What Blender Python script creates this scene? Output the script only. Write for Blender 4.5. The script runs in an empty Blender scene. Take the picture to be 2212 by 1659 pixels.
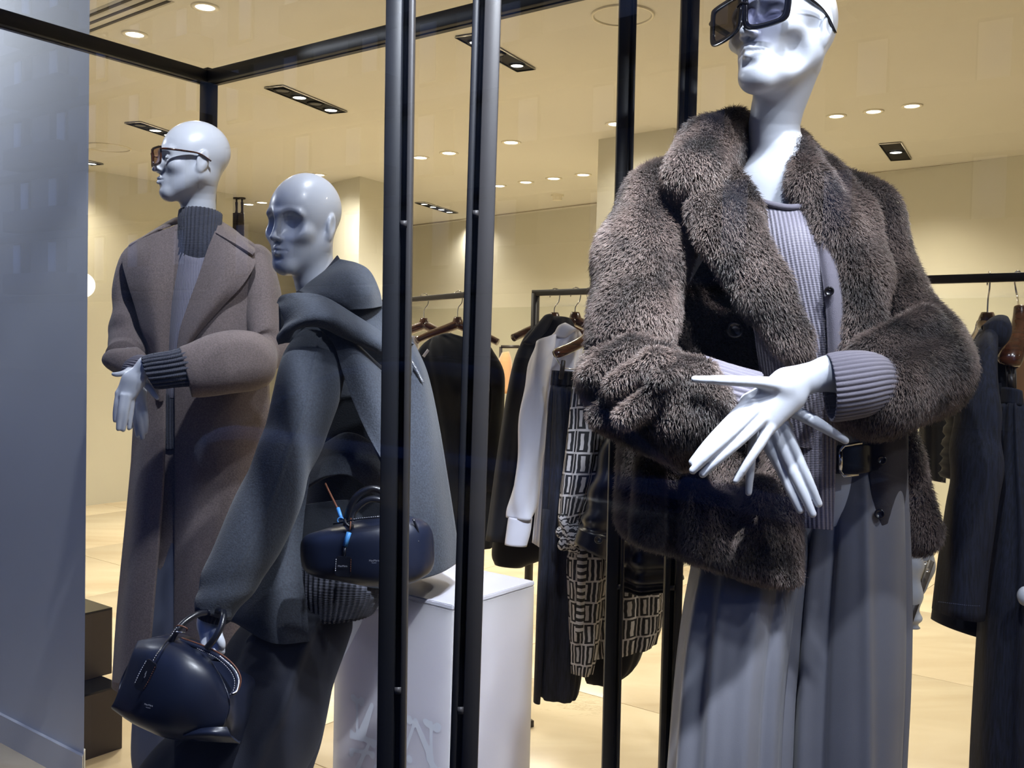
import bpy, bmesh, math, random
import numpy as np
from mathutils import Vector, Matrix, noise
random.seed(7); np.random.seed(7)
S = bpy.context.scene
COL = S.collection
# ------------------------------------------------------------------ camera
F = 2103.0; CX = 1106.0; CY = 829.5
CAM = np.array([0.0, 0.0, 1.45])
_p = math.radians(2.07); _a = math.radians(1.35)
fw = np.array([0, math.cos(_p), -math.sin(_p)])
_u0 = np.array([0, math.sin(_p), math.cos(_p)]); _r0 = np.array([1.0, 0, 0])
rt = math.cos(_a)*_r0 + math.sin(_a)*_u0
up = -math.sin(_a)*_r0 + math.cos(_a)*_u0
cam = bpy.data.cameras.new('camera'); camo = bpy.data.objects.new('camera', cam); COL.objects.link(camo)
cam.sensor_width = 36.0; cam.lens = F/2212*36.0; cam.clip_start = 0.05; cam.clip_end = 300
M = Matrix(((rt[0], up[0], -fw[0], CAM[0]), (rt[1], up[1], -fw[1], CAM[1]), (rt[2], up[2], -fw[2], CAM[2]), (0, 0, 0, 1)))
camo.matrix_world = M
S.camera = camo
S.view_settings.view_transform = 'Standard'; S.view_settings.look = 'None'
S.view_settings.exposure = 0.0; S.view_settings.gamma = 1.0; S.view_settings.use_curve_mapping = False
S.cycles.max_bounces = 7; S.cycles.diffuse_bounces = 4; S.cycles.glossy_bounces = 4
S.cycles.transparent_max_bounces = 10; S.cycles.transmission_bounces = 4
S.cycles.use_denoising = True; S.cycles.sample_clamp_indirect = 4.0
S.cycles.caustics_reflective = False; S.cycles.caustics_refractive = False
# ------------------------------------------------------------------ dusk sky
W = bpy.data.worlds.new('dusk_sky'); S.world = W; W.use_nodes = True
wn = W.node_tree.nodes; wl = W.node_tree.links
bg = wn['Background']; bg.inputs['Strength'].default_value = 0.66
tc = wn.new('ShaderNodeTexCoord'); sx = wn.new('ShaderNodeSeparateXYZ'); cr = wn.new('ShaderNodeValToRGB')
wl.new(tc.outputs['Generated'], sx.inputs[0]); wl.new(sx.outputs['Z'], cr.inputs[0]); wl.new(cr.outputs[0], bg.inputs['Color'])
cr.color_ramp.elements[0].position = 0.0; cr.color_ramp.elements[0].color = (0.30, 0.42, 0.75, 1)
cr.color_ramp.elements[1].position = 0.7; cr.color_ramp.elements[1].color = (0.10, 0.22, 0.85, 1)
GZ = -0.12      # street level; shop floor is 0, ceiling 2.9
CEIL = 2.9

def lamp(name, kind, loc, energy, color, target=None, **kw):
    l = bpy.data.lights.new(name, kind); o = bpy.data.objects.new(name, l); COL.objects.link(o)
    l.energy = energy; l.color = color; o.location = Vector([float(v) for v in loc])
    for k, v in kw.items(): setattr(l, k, v)
    if target is not None:
        o.rotation_euler = (Vector([float(v) for v in target])-o.location).to_track_quat('-Z', 'Y').to_euler()
    return o
# ------------------------------------------------------------------ pixel -> place
def P(x, y, d):
    return CAM + d*(fw + (x-CX)/F*rt - (y-CY)/F*up)
def ray(x, y): return fw + (x-CX)/F*rt - (y-CY)/F*up
def onz(x, y, z):
    r = ray(x, y); return CAM + r*((z-CAM[2])/r[2])
def px(n, d): return n*d/F
_t = math.radians(-53.0)
BD = np.array([math.sin(_t), math.cos(_t), 0])       # along the street, receding to the left
AD = np.array([-BD[1], BD[0], 0])*-1.0               # into the shop
if AD[1] < 0: AD = -AD
ROT_B = math.atan2(BD[1], BD[0])
# ------------------------------------------------------------------ objects
def tag(o, label=None, cat=None, group=None, kind=None):
    if label: o['label'] = label
    if cat: o['category'] = cat
    if group: o['group'] = group
    if kind: o['kind'] = kind
    return o
def thing(name, label, cat, loc=(0, 0, 0), rz=0.0, group=None):
    o = bpy.data.objects.new(name, None); COL.objects.link(o)
    o.empty_display_size = 0.05
    o.location = [float(v) for v in loc]; o.rotation_euler = (0, 0, rz)
    return tag(o, label, cat, group)
def wmat(o):
    return o.matrix_basis.copy() if o.parent is None else wmat(o.parent) @ o.matrix_parent_inverse @ o.matrix_basis
def sub_thing(name, parent, loc):
    o = bpy.data.objects.new(name, None); COL.objects.link(o); o.empty_display_size = 0.05
    o.parent = parent; o.matrix_parent_inverse = wmat(parent).inverted(); o.location = [float(v) for v in loc]; return o
def link(name, me, m=None, parent=None, smooth=False):
    if m is not None and len(me.materials) == 0: me.materials.append(m)
    if smooth:
        me.polygons.foreach_set('use_smooth', np.ones(len(me.polygons), dtype=bool))
    o = bpy.data.objects.new(name, me); COL.objects.link(o)
    if parent is not None:
        o.parent = parent
        o.matrix_parent_inverse = wmat(parent).inverted()
    return o
def mesh(name, V, Fc, uv=None):
    me = bpy.data.meshes.new(name)
    V = np.asarray(V, dtype=np.float64)
    if isinstance(Fc, np.ndarray):
        n, k = Fc.shape
        me.vertices.add(len(V)); me.vertices.foreach_set('co', V.ravel())
        me.loops.add(n*k); me.loops.foreach_set('vertex_index', Fc.ravel().astype(np.int32))
        me.polygons.add(n); me.polygons.foreach_set('loop_start', np.arange(0, n*k, k, dtype=np.int32))
        me.update(calc_edges=True)
    else:
        me.from_pydata(V.tolist(), [], Fc)
    if uv is not None:
        lay = me.uv_layers.new(name='UVMap')
        li = np.zeros(len(me.loops), dtype=np.int32); me.loops.foreach_get('vertex_index', li)
        lay.data.foreach_set('uv', np.asarray(uv)[li].ravel())
    return me
def join_arrays(parts):
    V = []; Q = []; n = 0
    for v, f in parts:
        V.append(v); Q.append(f+n); n += len(v)
    return np.vstack(V), np.vstack(Q)
# ---- boxes and bars
BOXF = np.array([[0, 1, 3, 2], [4, 6, 7, 5], [0, 4, 5, 1], [2, 3, 7, 6], [0, 2, 6, 4], [1, 5, 7, 3]])
def box_arr(c, ax, ay, az):
    c = np.asarray(c, float)
    V = np.array([c+sx_*ax+sy_*ay+sz_*az for sx_ in (-1, 1) for sy_ in (-1, 1) for sz_ in (-1, 1)])
    Fq = BOXF
    if np.dot(np.cross(ax, ay), az) < 0: Fq = Fq[:, ::-1]
    return V, Fq[:, ::-1]*1
def box(name, c, ax, ay, az, m, parent=None, bevel=0.0):
    """c centre; ax, ay, az half-axis vectors"""
    V, Q = box_arr(c, np.asarray(ax, float), np.asarray(ay, float), np.asarray(az, float))
    me = mesh(name, V, Q)
    if bevel > 0:
        bm = bmesh.new(); bm.from_mesh(me)
        bmesh.ops.bevel(bm, geom=list(bm.edges), offset=bevel, segments=2, affect='EDGES', profile=0.6)
        bm.to_mesh(me); bm.free()
    return link(name, me, m, parent)
def nrm(v):
    v = np.asarray(v, float); return v/(np.linalg.norm(v)+1e-12)
def bar_arr(a, b, w, t, side):
    a = np.asarray(a, float); b = np.asarray(b, float)
    L = b-a; d = nrm(L); s = nrm(np.asarray(side, float)-np.dot(side, d)*d); n = np.cross(d, s)
    return box_arr((a+b)/2, s*w/2, n*t/2, L/2)
def bar(name, a, b, w, t, side, m, parent=None, bevel=0.0):
    V, Q = bar_arr(a, b, w, t, side)
    me = mesh(name, V, Q)
    if bevel > 0:
        bm = bmesh.new(); bm.from_mesh(me)
        bmesh.ops.bevel(bm, geom=list(bm.edges), offset=bevel, segments=1, affect='EDGES')
        bm.to_mesh(me); bm.free()
    return link(name, me, m, parent)
def catmull(pts, n):
    """pts (k,dim) -> n*(k-1)+1 samples"""
    p = np.asarray(pts, float); k = len(p)
    if k == 2:
        t = np.linspace(0, 1, n+1)[:, None]; return p[0]*(1-t)+p[1]*t
    e = np.vstack([2*p[0]-p[1], p, 2*p[-1]-p[-2]])
    out = []
    for i in range(k-1):
        a, b, c, d = e[i], e[i+1], e[i+2], e[i+3]
        for j in range(n):
            t = j/n
            out.append(0.5*((2*b)+(-a+c)*t+(2*a-5*b+4*c-d)*t*t+(-a+3*b-3*c+d)*t**3))
    out.append(p[-1]); return np.array(out)
def tube_arr(pts, rad, n=10, smooth=1, caps=True, flat=None):
    p = np.asarray(pts, float)
    r = np.full(len(p), rad) if np.isscalar(rad) else np.asarray(rad, float)
    if smooth > 1:
        q = catmull(np.hstack([p, r[:, None]]), smooth); p = q[:, :3]; r = np.abs(q[:, 3])
    T = np.gradient(p, axis=0); T /= np.linalg.norm(T, axis=1)[:, None]+1e-12
    ref = np.array([0, 0, 1.0]) if abs(T[0][2]) < 0.9 else np.array([1.0, 0, 0])
    u = nrm(np.cross(T[0], ref)); V = []
    th = np.linspace(0, 2*math.pi, n, endpoint=False)
    for i in range(len(p)):
        u = nrm(u-np.dot(u, T[i])*T[i]); w = np.cross(T[i], u)
        V.append(p[i]+r[i]*(np.cos(th)[:, None]*u+np.sin(th)[:, None]*w*(flat or 1.0)))
    V = np.vstack(V); Q = []
    m = len(p)
    i, j = np.meshgrid(np.arange(m-1), np.arange(n), indexing='ij')
    a = i*n+j; b = i*n+(j+1) % n
    Q = np.stack([a, b, b+n, a+n], -1).reshape(-1, 4)
    if caps:
        c0 = len(V); V = np.vstack([V, p[0], p[-1]])
        jj = np.arange(n); k = (jj+1) % n
        Q = np.vstack([Q, np.stack([k, jj, np.full(n, c0), np.full(n, c0)], -1), np.stack([(m-1)*n+jj, (m-1)*n+k, np.full(n, c0+1), np.full(n, c0+1)], -1)])
    return V, Q
def fixq(V, Q):
    """quads with a repeated last vertex -> faces list"""
    if isinstance(Q, np.ndarray):
        deg = Q[:, 2] == Q[:, 3]
        if deg.any():
            return [list(map(int, q[:3])) if d_ else list(map(int, q)) for q, d_ in zip(Q, deg)]
    return Q
def tube(name, pts, rad, m, parent=None, n=10, smooth=1, flat=None):
    V, Q = tube_arr(pts, rad, n, smooth, True, flat)
    return link(name, mesh(name, V, fixq(V, Q)), m, parent, smooth=True)
def tubes(name, lst, m, parent=None, n=8, smooth=1):
    V, Q = join_arrays([tube_arr(p_, r_, n, smooth) for p_, r_ in lst])
    return link(name, mesh(name, V, fixq(V, Q)), m, parent, smooth=True)
def prism(name, poly, ext, m, parent=None, bevel=0):
    """poly: 3D points of a flat outline, ext: vector to extrude"""
    bm = bmesh.new()
    vs = [bm.verts.new([float(c) for c in p_]) for p_ in poly]
    f = bm.faces.new(vs)
    r = bmesh.ops.extrude_face_region(bm, geom=[f])
    bmesh.ops.translate(bm, verts=[g for g in r['geom'] if isinstance(g, bmesh.types.BMVert)], vec=Vector([float(c) for c in ext]))
    if bevel: bmesh.ops.bevel(bm, geom=list(bm.edges), offset=bevel, segments=2, affect='EDGES')
    bmesh.ops.recalc_face_normals(bm, faces=list(bm.faces))
    me = bpy.data.meshes.new(name); bm.to_mesh(me); bm.free()
    return link(name, me, m, parent)
# ---- silhouette loft: pairs (xl,yl,xr,yr,depth,halfthick or None)
def sil_arr(pairs, n=48, sub=6, expo=2.3, disp=None, back=1.0, cap=True, ratio=0.8, dr=0.0):
    rows = []
    for q in pairs:
        xl, yl, xr, yr, d = q[:5]; ht = q[5] if len(q) > 5 and q[5] is not None else None
        ddr = q[6] if len(q) > 6 else dr
        a = P(xl, yl, d); b = P(xr, yr, d+ddr)
        if ht is None: ht = np.linalg.norm(b-a)/2*ratio
        rows.append(np.concatenate([a, b, [ht]]))
    R = catmull(np.array(rows), sub)
    m = len(R)
    th = np.linspace(0, 2*math.pi, n, endpoint=False)
    C = (R[:, 0:3]+R[:, 3:6])/2; H = (R[:, 3:6]-R[:, 0:3])/2
    T = np.gradient(C, axis=0); T /= np.linalg.norm(T, axis=1)[:, None]+1e-12
    c_, s_ = np.cos(th), np.sin(th)
    ex = 2.0/expo
    cc = np.sign(c_)*np.abs(c_)**ex; ss = np.sign(s_)*np.abs(s_)**ex
    V = np.zeros((m, n, 3)); L = np.zeros(m)
    L[1:] = np.cumsum(np.linalg.norm(np.diff(C, axis=0), axis=1))
    per = 0
    for i in range(m):
        h = H[i]; D = nrm(np.cross(h, T[i]))
        view = nrm(C[i]-CAM)
        if np.dot(D, view) > 0: D = -D             # D points to the viewer: s>0 is the front
        ht = R[i, 6]
        pr = C[i]+np.outer(cc, h)+np.outer(np.where(ss > 0, ss*ht, ss*ht*back), D)
        if disp is not None:
            v = i/(m-1)
            ctr = C[i]
            dv = disp(th, v, L[i])
            nd = pr-ctr; nd /= np.linalg.norm(nd, axis=1)[:, None]+1e-9
            pr = pr+nd*np.broadcast_to(np.asarray(dv, float), (n,))[:, None]
        V[i] = pr
    Wd = np.linalg.norm(H, axis=1).max()
    uv = np.zeros((m, n, 2)); uv[:, :, 0] = (th/(2*math.pi))[None, :]*4*Wd; uv[:, :, 1] = L[:, None]
    V = V.reshape(-1, 3); uv = uv.reshape(-1, 2)
    i, j = np.meshgrid(np.arange(m-1), np.arange(n), indexing='ij')
    a = i*n+j; b = i*n+(j+1) % n
    Q = np.stack([a, a+n, b+n, b], -1).reshape(-1, 4)
    if cap:
        c0 = len(V); V = np.vstack([V, C[0], C[-1]]); uv = np.vstack([uv, uv[0], uv[-1]])
        jj = np.arange(n); k = (jj+1) % n
        Q = np.vstack([Q, np.stack([jj, k, np.full(n, c0), np.full(n, c0)], -1), np.stack([(m-1)*n+k, (m-1)*n+jj, np.full(n, c0+1), np.full(n, c0+1)], -1)])
    return V, Q, uv
def sil(name, pairs, m, parent=None, **kw):
    V, Q, uv = sil_arr(pairs, **kw)
    me = mesh(name, V, fixq(V, Q), uv)
    o = link(name, me, m, parent, smooth=True)
    bm = bmesh.new(); bm.from_mesh(me); bmesh.ops.recalc_face_normals(bm, faces=list(bm.faces)); bm.to_mesh(me); bm.free()
    return o
# ---- patch of cloth: rows of (x,y,d)
def patch(name, rows, m, parent=None, thick=0.006, sub=6, wrinkle=0.0, ws=6.0, fn=None, raw=False, rim=True):
    G = np.array([[P(*q[:3]) for q in r] if not raw else r for r in rows], float)
    A = np.stack([catmull(G[:, j], sub) for j in range(G.shape[1])], 1)
    A = np.stack([catmull(A[i], sub) for i in range(A.shape[0])], 0)
    m_, n_, _ = A.shape
    if fn is not None:
        vv, uu = np.meshgrid(np.linspace(0, 1, m_), np.linspace(0, 1, n_), indexing='ij')
        A = fn(A, uu, vv)
    du = np.gradient(A, axis=1); dv = np.gradient(A, axis=0)
    N = np.cross(du, dv); N /= np.linalg.norm(N, axis=2)[..., None]+1e-12
    view = A-CAM
    sgn = np.sign((N*view).sum(2)); s0 = 1.0 if sgn.sum() > 0 else -1.0
    N = -N*s0                                     # towards the viewer
    if wrinkle:
        for i in range(m_):
            for j in range(n_):
                A[i, j] += N[i, j]*wrinkle*noise.noise(Vector(A[i, j]*ws))
    # rounded edge: taper the thickness at the rim
    prof = np.ones((m_, n_))*thick/2
    lu = np.zeros((m_, n_)); lu[:, 1:] = np.cumsum(np.linalg.norm(np.diff(A, axis=1), axis=2), 1)
    lv = np.zeros((m_, n_)); lv[1:, :] = np.cumsum(np.linalg.norm(np.diff(A, axis=0), axis=2), 0)
    Fr = A+N*prof[..., None]; Bk = A-N*prof[..., None]
    V = np.vstack([Fr.reshape(-1, 3), Bk.reshape(-1, 3)]); off = m_*n_
    uv = np.stack([lu, lv], -1).reshape(-1, 2); uv = np.vstack([uv, uv])
    i, j = np.meshgrid(np.arange(m_-1), np.arange(n_-1), indexing='ij')
    a = (i*n_+j).ravel(); q = np.stack([a, a+1, a+n_+1, a+n_], -1)
    Q = [q, q[:, ::-1]+off]
    def strip(idx):
        idx = np.asarray(idx); return np.stack([idx[:-1], idx[1:], idx[1:]+off, idx[:-1]+off], -1)
    Q += [strip(np.arange(n_))[:, ::-1], strip((m_-1)*n_+np.arange(n_)), strip(np.arange(m_)*n_), strip(np.arange(m_)*n_+n_-1)[:, ::-1]]
    me = mesh(name, V, np.vstack(Q), uv)
    bm = bmesh.new(); bm.from_mesh(me); bmesh.ops.remove_doubles(bm, verts=list(bm.verts), dist=1e-5)
    bmesh.ops.recalc_face_normals(bm, faces=list(bm.faces)); bm.to_mesh(me); bm.free()
    o = link(name, me, m, parent, smooth=True)
    if rim and thick > 0.003:
        md = o.modifiers.new('soft_edge', 'BEVEL'); md.width = thick*0.3; md.segments = 2; md.limit_method = 'ANGLE'; md.angle_limit = 1.0
    return o
# ---- signed distance modelling
class Fld:
    def __init__(s, lo, hi, h):
        s.lo = np.array(lo, float); s.h = h
        s.n = np.ceil((np.array(hi)-s.lo)/h).astype(int)+1
        s.D = np.full(s.n, 1.0, np.float32)
        s.ax = [(s.lo[i]+h*np.arange(s.n[i])).astype(np.float32) for i in range(3)]
    def blk(s, lo, hi, mrg):
        a = np.floor((np.array(lo)-mrg-s.lo)/s.h).astype(int); b = np.ceil((np.array(hi)+mrg-s.lo)/s.h).astype(int)+1
        a = np.clip(a, 0, s.n); b = np.clip(b, 0, s.n)
        sl = tuple(slice(a[i], b[i]) for i in range(3))
        if any(b[i] <= a[i] for i in range(3)): return None, None
        X = s.ax[0][sl[0]][:, None, None]; Y = s.ax[1][sl[1]][None, :, None]; Z = s.ax[2][sl[2]][None, None, :]
        return sl, (X, Y, Z)
    def comb(s, sl, d, k, sub):
        o = s.D[sl]
        if sub:
            d = -d
            if k > 0:
                h = np.maximum(k-np.abs(o-d), 0)/k; s.D[sl] = np.maximum(o, d)+h*h*k*0.25
            else: s.D[sl] = np.maximum(o, d)
        else:
            if k > 0:
                h = np.maximum(k-np.abs(o-d), 0)/k; s.D[sl] = np.minimum(o, d)-h*h*k*0.25
            else: s.D[sl] = np.minimum(o, d)
    def cone(s, a, b, r1, r2, k=0.01, sub=False, sq=None):
        a = np.asarray(a, float); b = np.asarray(b, float)
        m = max(r1, r2)+k+3*s.h
        sl, g = s.blk(np.minimum(a, b), np.maximum(a, b), m)
        if sl is None: return
        p = [g[i]-a[i] for i in range(3)]; ab = b-a
        t = np.clip((p[0]*ab[0]+p[1]*ab[1]+p[2]*ab[2])/(ab@ab+1e-12), 0, 1)
        q = [p[i]-t*ab[i] for i in range(3)]
        if sq is not None:
            nv, f = sq; nv = nrm(nv)
            dn = (q[0]*nv[0]+q[1]*nv[1]+q[2]*nv[2])*(1/f-1)
            q = [q[i]+dn*nv[i] for i in range(3)]
        d = np.sqrt(q[0]**2+q[1]**2+q[2]**2)-(r1+t*(r2-r1))
        s.comb(sl, d, k, sub)
    def chain(s, pts, rad, k=0.01, sub=False, sq=None):
        pts = [np.asarray(p_, float) for p_ in pts]
        if len(pts) > 2:
            q_ = catmull(np.hstack([np.array(pts), np.array(rad)[:, None]]), 3); pts = list(q_[:, :3]); rad = list(q_[:, 3])
        A_ = np.array(pts); m = max(rad)+k+3*s.h
        sl, g = s.blk(A_.min(0), A_.max(0), m)
        if sl is None: return
        best = None
        for i in range(len(pts)-1):
            a, b = pts[i], pts[i+1]; p = [g[j]-a[j] for j in range(3)]; ab = b-a
            t = np.clip((p[0]*ab[0]+p[1]*ab[1]+p[2]*ab[2])/(ab@ab+1e-12), 0, 1)
            q = [p[j]-t*ab[j] for j in range(3)]
            if sq is not None:
                nv, f = sq; nv = nrm(nv); dn = (q[0]*nv[0]+q[1]*nv[1]+q[2]*nv[2])*(1/f-1); q = [q[j]+dn*nv[j] for j in range(3)]
            d = np.sqrt(q[0]**2+q[1]**2+q[2]**2)-(rad[i]+t*(rad[i+1]-rad[i]))
            best = d if best is None else np.minimum(best, d)
        s.comb(sl, best, k, sub)
    def ell(s, c, r, R=None, k=0.01, sub=False):
        c = np.asarray(c, float); r = np.asarray(r, float); m = r.max()
        sl, g = s.blk(c, c, m+k+3*s.h)
        if sl is None: return
        p = [g[i]-c[i] for i in range(3)]
        if R is not None: p = [R[0, i]*p[0]+R[1, i]*p[1]+R[2, i]*p[2] for i in range(3)]   # R columns are the local axes
        k0 = np.sqrt((p[0]/r[0])**2+(p[1]/r[1])**2+(p[2]/r[2])**2)
        k1 = np.sqrt((p[0]/r[0]**2)**2+(p[1]/r[1]**2)**2+(p[2]/r[2]**2)**2)+1e-6
        s.comb(sl, (k0*(k0-1)/k1).astype(np.float32), k, sub)
    def grid(s):
        return s.ax[0][:, None, None], s.ax[1][None, :, None], s.ax[2][None, None, :]
    def mesh(s):
        D = s.D; D = D.copy()
        D[0], D[-1], D[:, 0], D[:, -1], D[:, :, 0], D[:, :, -1] = [1]*6
        ins = D < 0
        nx, ny, nz = [v-1 for v in D.shape]
        cnt = np.zeros((nx, ny, nz), np.int8)
        for a in (0, 1):
            for b in (0, 1):
                for c in (0, 1): cnt += ins[a:a+nx, b:b+ny, c:c+nz]
        I = np.argwhere((cnt > 0) & (cnt < 8))
        idx = np.full((nx, ny, nz), -1, np.int32); idx[I[:, 0], I[:, 1], I[:, 2]] = np.arange(len(I))
        acc = np.zeros((len(I), 3)); w = np.zeros(len(I))
        cs = [(a, b, c) for a in (0, 1) for b in (0, 1) for c in (0, 1)]
        for c0 in cs:
            for ax in range(3):
                if c0[ax]: continue
                c1 = list(c0); c1[ax] = 1
                d0 = D[I[:, 0]+c0[0], I[:, 1]+c0[1], I[:, 2]+c0[2]]; d1 = D[I[:, 0]+c1[0], I[:, 1]+c1[1], I[:, 2]+c1[2]]
                cr_ = (d0 < 0) != (d1 < 0)
                t = np.where(cr_, d0/(d0-d1+1e-12), 0)
                pt = np.tile(np.array(c0, float), (len(I), 1)); pt[:, ax] += t
                acc[cr_] += pt[cr_]; w[cr_] += 1
        V = (I+acc/w[:, None])*s.h+s.lo
        Qs = []
        for ax in range(3):
            u, v = [(1, 2), (2, 0), (0, 1)][ax]
            sh = list(D.shape); sh[ax] -= 1
            A0 = [slice(0, sh[i]) for i in range(3)]; A1 = list(A0); A1[ax] = slice(1, sh[ax]+1)
            E = ins[tuple(A0)] != ins[tuple(A1)]
            J = np.argwhere(E)
            ok = (J[:, u] > 0) & (J[:, v] > 0) & (J[:, u] < D.shape[u]-1) & (J[:, v] < D.shape[v]-1)
            J = J[ok]
            fl = ins[J[:, 0], J[:, 1], J[:, 2]]
            def at(du, dv):
                K = J.copy(); K[:, u] -= du; K[:, v] -= dv; return idx[K[:, 0], K[:, 1], K[:, 2]]
            q = np.stack([at(1, 1), at(0, 1), at(0, 0), at(1, 0)], -1)
            q[~fl] = q[~fl][:, ::-1]
            Qs.append(q)
        Q = np.vstack(Qs); Q = Q[(Q >= 0).all(1)]
        return V, Q
def eul(yaw, pitch, roll):
    """head/body frame: columns = local x (its own left), y (its front), z (up). yaw=0 looks at the camera side (-Y)"""
    return np.array((Matrix.Rotation(math.radians(yaw), 3, 'Z') @ Matrix.Rotation(math.radians(pitch), 3, 'X') @ Matrix.Rotation(math.radians(roll), 3, 'Y')))
# ------------------------------------------------------------------ materials
def mat(name, color, rough=0.5, metal=0.0, spec=0.5, noise_amt=0.0, noise_scale=20.0, bump=0.0, bump_scale=200.0, sheen=0.0, coat=0.0, emit=None, estr=0.0, var=None, stretch=None, bdist=0.002, trans=0.0):
    m = bpy.data.materials.new(name); m.use_nodes = True
    nt = m.node_tree; b = nt.nodes['Principled BSDF']; L = nt.links
    b.inputs['Base Color'].default_value = (*color, 1); b.inputs['Roughness'].default_value = rough
    b.inputs['Metallic'].default_value = metal; b.inputs['Specular IOR Level'].default_value = spec
    b.inputs['Sheen Weight'].default_value = sheen; b.inputs['Coat Weight'].default_value = coat
    b.inputs['Transmission Weight'].default_value = trans
    if emit: b.inputs['Emission Color'].default_value = (*emit, 1); b.inputs['Emission Strength'].default_value = estr
    tc = None
    def coords():
        t = nt.nodes.new('ShaderNodeTexCoord'); mp = nt.nodes.new('ShaderNodeMapping')
        if stretch: mp.inputs['Scale'].default_value = stretch
        L.new(t.outputs['Object'], mp.inputs[0]); return mp
    if noise_amt > 0:
        mp = coords(); nz = nt.nodes.new('ShaderNodeTexNoise'); nz.inputs['Scale'].default_value = noise_scale; nz.inputs['Detail'].default_value = 4
        L.new(mp.outputs[0], nz.inputs['Vector'])
        rp = nt.nodes.new('ShaderNodeValToRGB'); c2 = var or tuple(min(1, c*1.0+0.0) for c in color)
        lo = tuple(c*(1-noise_amt) for c in color); hi = var or tuple(min(1, c*(1+noise_amt)) for c in color)
        rp.color_ramp.elements[0].position = 0.35; rp.color_ramp.elements[0].color = (*lo, 1)
        rp.color_ramp.elements[1].position = 0.65; rp.color_ramp.elements[1].color = (*hi, 1)
        L.new(nz.outputs['Fac'], rp.inputs[0]); L.new(rp.outputs[0], b.inputs['Base Color'])
    if bump > 0:
        mp = coords(); nz = nt.nodes.new('ShaderNodeTexNoise'); nz.inputs['Scale'].default_value = bump_scale; nz.inputs['Detail'].default_value = 3
        L.new(mp.outputs[0], nz.inputs['Vector'])
        bp = nt.nodes.new('ShaderNodeBump'); bp.inputs['Strength'].default_value = bump; bp.inputs['Distance'].default_value = bdist
        L.new(nz.outputs['Fac'], bp.inputs['Height']); L.new(bp.outputs[0], b.inputs['Normal'])
    return m
def srgb(r, g, b):
    f = lambda c: (c/255/12.92) if c/255 <= 0.04045 else ((c/255+0.055)/1.055)**2.4
    return (f(r), f(g), f(b))
def glass_mat(name, tint=(1, 1, 1), ior=1.5, gl=1.0, rough=0.0):
    m = bpy.data.materials.new(name); m.use_nodes = True; nt = m.node_tree; nt.nodes.clear(); L = nt.links
    o = nt.nodes.new('ShaderNodeOutputMaterial'); mx = nt.nodes.new('ShaderNodeMixShader')
    t = nt.nodes.new('ShaderNodeBsdfTransparent'); g = nt.nodes.new('ShaderNodeBsdfGlossy'); g.inputs['Roughness'].default_value = rough
    g.inputs['Color'].default_value = (gl, gl, gl, 1)
    t.inputs['Color'].default_value = (*tint, 1)
    fr = nt.nodes.new('ShaderNodeFresnel'); ge = nt.nodes.new('ShaderNodeNewGeometry'); mr = nt.nodes.new('ShaderNodeMapRange')
    mr.inputs['To Min'].default_value = ior; mr.inputs['To Max'].default_value = 1/ior
    L.new(ge.outputs['Backfacing'], mr.inputs['Value']); L.new(mr.outputs[0], fr.inputs['IOR'])
    L.new(fr.outputs[0], mx.inputs[0]); L.new(t.outputs[0], mx.inputs[1]); L.new(g.outputs[0], mx.inputs[2]); L.new(mx.outputs[0], o.inputs[0])
    return m
MT = {}
MT['black_metal'] = mat('black_metal', (0.012, 0.013, 0.017), rough=0.5, spec=0.3)
MT['bronze_metal'] = mat('bronze_metal', (0.042, 0.039, 0.040), rough=0.5, spec=0.35)
MT['chrome'] = mat('chrome', (0.75, 0.76, 0.8), rough=0.12, metal=1.0)
MT['mannequin'] = mat('mannequin_lacquer', (0.66, 0.69, 0.76), rough=0.34, spec=0.5, coat=0.15)
# ================================================================== THE ROOM
ceil_c = srgb(222, 206, 172)
MT['ceiling'] = mat('ceiling_paint', (0.60, 0.585, 0.53), rough=0.85, noise_amt=0.03, noise_scale=0.8)
MT['wall'] = mat('wall_paint', (0.60, 0.585, 0.50), rough=0.85, noise_amt=0.02, noise_scale=1.0)
MT['white'] = mat('white_trim_paint', (0.75, 0.72, 0.64), rough=0.6)
MT['pillar'] = mat('white_pillar_paint', (0.62, 0.64, 0.68), rough=0.7, noise_amt=0.03, noise_scale=2.0, bump=0.05, bump_scale=80)
def struct(o): o['kind'] = 'structure'; return o
def slab(name, pts, z0, z1, m, parent=None):
    return prism(name, [(p_[0], p_[1], z0) for p_ in pts], (0, 0, z1-z0), m, parent)
def wallseg(name, a, b, m, z0=0.0, z1=CEIL, t=0.12, away=None, parent=None):
    """wall whose inner face runs a-b, thickness away from the room"""
    a = np.array([a[0], a[1]]); b = np.array([b[0], b[1]]); d = (b-a)/np.linalg.norm(b-a); n = np.array([-d[1], d[0]])
    if n[1] < 0: n = -n
    if away is not None: n = np.array(away[:2], float)
    return slab(name, [a, b, b+n*t, a+n*t], z0, z1, m, parent)
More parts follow.
